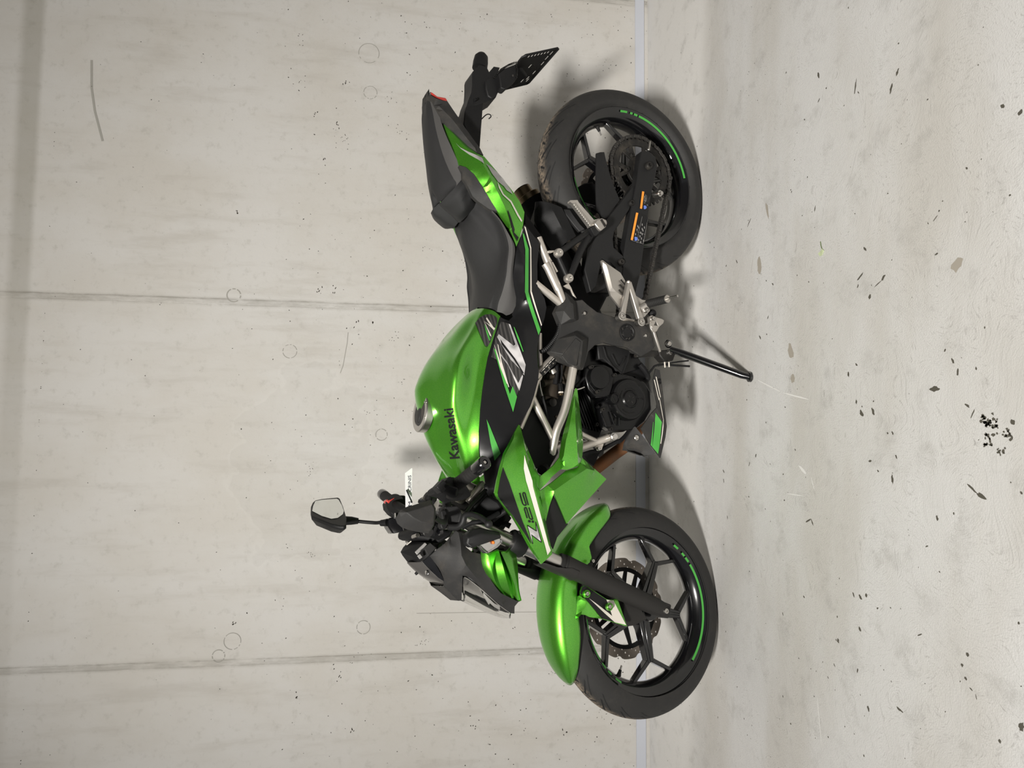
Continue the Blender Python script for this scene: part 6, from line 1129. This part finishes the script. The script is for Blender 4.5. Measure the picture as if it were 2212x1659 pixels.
# right mirror
MN = Vector((-.93, .35, .10)).normalized()
mo = [(1.0035,-.3554,1.173),(.9847,-.4021,1.1619),(.9719,-.4328,1.1507),(.9634,-.4522,1.1391),(.9585,-.4594,1.1183),(.9564,-.4573,1.0913),(.9545,-.4554,1.0673),(.9593,-.4419,1.0652),(.9871,-.371,1.0752),(1.0136,-.3039,1.0867),(1.0279,-.2678,1.0935),(1.052,-.2084,1.11),(1.0544,-.204,1.1161),(1.0538,-.2084,1.1265),(1.0468,-.2323,1.1448),(1.032,-.2767,1.1629),(1.0191,-.3157,1.1788)]
m = MB(); cxm = sum((Vector(p) for p in mo), Vector()) / len(mo); mo2 = [cxm + (Vector(p) - cxm) * .72 - MN * .034 for p in mo]; mo3 = [Vector(p) - MN * .010 for p in mo]
n_ = len(mo); m.add(list(mo) + mo3 + mo2, [tuple(range(n_))] + [(i, (i + 1) % n_, (i + 1) % n_ + n_, i + n_) for i in range(n_)] + [(i + n_, (i + 1) % n_ + n_, (i + 1) % n_ + 2 * n_, i + 2 * n_) for i in range(n_)] + [tuple(range(2 * n_, 3 * n_))])
rm = m.build('mirror', BLACK, root, STEER, bevel=.003)
gl_ = [(1.0037,-.3537,1.1689),(.9869,-.3949,1.1573),(.9683,-.4395,1.1404),(.9643,-.4444,1.1202),(.963,-.4408,1.0954),(.9622,-.4372,1.0759),(.9666,-.425,1.0736),(.9877,-.3703,1.0786),(1.0079,-.319,1.0868),(1.0186,-.2932,1.0963),(1.0302,-.2685,1.1173),(1.0324,-.2679,1.1358),(1.0218,-.3013,1.1541)]
m = MB(); m.slab([Vector(p) + MN * .0016 for p in gl_], .001, -MN); m.build('mirror_glass', MIRROR, rm, STEER)
m = MB(); m.tube([(1.033,-.338,1.0839),(1.0339,-.334,1.06),(1.0356,-.33,1.0407)], [.0135, .012, .0085], 16); m.build('mirror_boot', BLACK, rm, STEER)
m = MB(); m.tube([(1.0365,-.33,1.0423),(1.0397,-.32,1.0231),(1.0437,-.3,1.0008),(1.0443,-.285,.9929),(1.0425,-.27,.982)], .0052, 12, sm=20); m.tube([(1.0462,-.28,.9882),(1.0462,-.262,.9752)], [.009, .011], 12); m.build('mirror_stalk', BLACK, rm, STEER)
# right hand controls
m = MB(); m.patch([(.9934,-.24,.9854),(.9788,-.235,.9775),(.9708,-.225,.9618),(.9726,-.215,.9397),(.9822,-.205,.921),(1.0127,-.2,.9219),(1.0325,-.21,.9393),(1.0373,-.22,.958),(1.0244,-.23,.9733),(1.0086,-.238,.9837)], th=.04, res=.03); rs = m.build('switch_housing', BLACK, hb, STEER, bevel=.005)
m = MB(); m.slab([(.9886,-.19,1.0018),(.9843,-.19,.9962),(.976,-.188,.9797),(.9779,-.188,.975),(.9832,-.188,.9776),(.9923,-.19,.9907),(.9975,-.19,.9947),(.9939,-.19,1)], .03); m.build('kill_switch', RED, rs, STEER, bevel=.002)
m = MB(); m.patch([(1.0402,-.26,.9758),(1.0321,-.258,.97),(1.0332,-.24,.9249),(1.0466,-.23,.9224),(1.0747,-.23,.9325),(1.0784,-.255,.9619),(1.0583,-.26,.9734)], th=.04, res=.03); mc = m.build('brake_reservoir', GLOSS, hb, STEER, bevel=.004)
m = MB(); m.cyl([(.9923,-.22,.967)][0], [(1.0342,-.22,.9659)][0], .0035, n=10); m.build('brake_adjuster', STEEL, mc, STEER)
m = MB(); m.tube([(1.0543,-.16,.9597),(1.0647,-.155,.9587),(1.0794,-.15,.9561),(1.1053,-.14,.9573)], [.0105, .0098, .0098, .009], 14); bh = m.build('brake_hose_joint', GLOSS, mc, STEER)
m = MB(); m.cyl([(1.1011,-.14,.9572)][0], [(1.1074,-.14,.9603)][0], .0075, n=14); m.build('banjo_bolt', STEEL, bh, STEER)
m = MB(); m.tube([(1.0823,-.15,.9531),(1.0708,-.1,.9536),(1.0677,-.06,.9452),(1.0759,-.02,.9318),(1.0944,.02,.9199)], .005, 10, sm=24); m.build('brake_hose', GLOSS, mc, STEER)
# ignition area, cables and clutter between the bars and the pod
m = MB(); m.patch([(1.081,.02,1.0058),(1.0745,.03,.9814),(1.079,.05,.9555),(1.0855,.06,.9313),(1.0814,.07,.9124),(1.1017,.07,.9247),(1.1184,.07,.9566),(1.1064,.05,.9817),(1.102,.03,1.0073)], th=.12, res=.04); m.build('pod_bracket', DEEP, root, STEER, bevel=.008)
for P, r, nm, mt in (([(1.0158,.02,.9818),(1.0079,.02,.9787),(1.0025,.02,.9815)], .010, 'clamp_cap', BLACK), ([(1.0018,.04,.9694),(1.0097,.04,.9724)], .010, 'clamp_cap', BLACK), ([(1.0021,.03,.9754),(1.0087,.03,.9799)], .0065, 'clamp_screw', STEEL), ([(1.0927,.09,.9918),(1.0869,.08,.9934),(1.0851,.07,.9986)], .012, 'ignition_lock', GLOSS), ([(1.0981,.02,1.0051),(1.0951,.05,1.0049)], .0055, 'pod_screw', STEEL), ([(1.0904,.12,.98),(1.0886,.12,.9718)], .010, 'cable_adjuster', GLOSS),
                     ([(1.0832,.1,.9087),(1.0717,.11,.884),(1.0704,.12,.8596),(1.0506,.12,.8136)], .006, 'wiring_loom', DEEP), ([(1.0675,.1,.9197),(1.0833,.09,.8895),(1.094,.08,.8645)], .005, 'wiring_loom', DEEP), ([(1.0754,0,.9801),(1.0868,.03,.9826),(1.0963,.05,.9861)], .004, 'wiring_loom', DEEP), ([(1.0776,.14,.9915),(1.087,.12,.9879),(1.0967,.1,.981)], .004, 'wiring_loom', DEEP)):
    m = MB(); m.tube(P, r, 12, sm=12 if len(P) > 2 else 0); m.build(nm, mt, root, STEER)
m = MB(); m.patch([(1.0007,.06,.8577),(.9629,.07,.8265),(.9872,.08,.8218),(1.0063,.09,.7902),(1.0391,.09,.7658),(1.0605,.09,.7719),(1.0827,.07,.7867),(1.0555,.05,.8322),(1.039,.04,.8639)], th=.15, res=.05); part('wiring_tray', DEEP, m, bevel=.01)
m = MB(); m.bar([(1.0113,.06,.8665)][0], [(.9601,.075,.8287)][0], .014, .018, .02, .02); part('frame_gusset', SILVER, m, bevel=.003)
m = MB(); m.tube([(1.0322,.07,.8763),(1.0083,.08,.8573),(.9816,.09,.8293)], .007, 10); m.tube([(1.04,.075,.8725),(1.0136,.085,.8506),(.9897,.09,.8293)], .004, 8); part('wiring_loom', BLACK, m)
for P in ([(1.0665,.1,.8223),(1.0563,.11,.811),(1.0462,.12,.7949)], [(1.0812,.1,.7957),(1.0776,.105,.7869),(1.0837,.11,.777)]):
    m = MB(); m.tube(P, .0075, 12); m.build('hydraulic_line', BLACK, root, STEER)

# ---------------------------------------------------------------- paper tag tied to the bar
tp = [(.9316,-.035,1.0035),(.919,-.035,.986),(.9188,-.035,.9835),(.997,-.035,.9862),(1.0143,-.035,.9868),(1.0205,-.035,1.0035),(.9925,-.035,1.0035)]
m = MB(); m.slab(tp, .0012); tg_ = m.build('name_tag', PAPER, None, STEER)
tg_.matrix_world = root.matrix_world
tag(tg_, 'white folded card tag with dark lettering tied by the handlebar', 'tag')
TU = [(1.0178,-.0345,.988),(.9377,-.0345,.9875)]; upv = Vector([(.9753,-.0345,.9951)][0]) - Vector([(.9753,-.0345,.9877)][0])
lettering('tag_lettering', INK, 'M', TU[0], Vector(TU[0]).lerp(Vector(TU[1]), .14), .0085, upv, None, parent=tg_, xf=STEER, d=(0, 1, 0))
lettering('tag_lettering', INK, 'CRINIS', Vector(TU[0]).lerp(Vector(TU[1]), .47), TU[1], .0085, upv, None, parent=tg_, xf=STEER, d=(0, 1, 0))
m = MB(); m.tube([(.9764,-.032,1.0016),(.9844,-.03,.9988),(.9941,-.028,.9951),(1.0021,-.026,.9923),(1.0095,-.02,.992)], .0021, 8); m.build('zip_tie', BLACK, tg_, STEER)
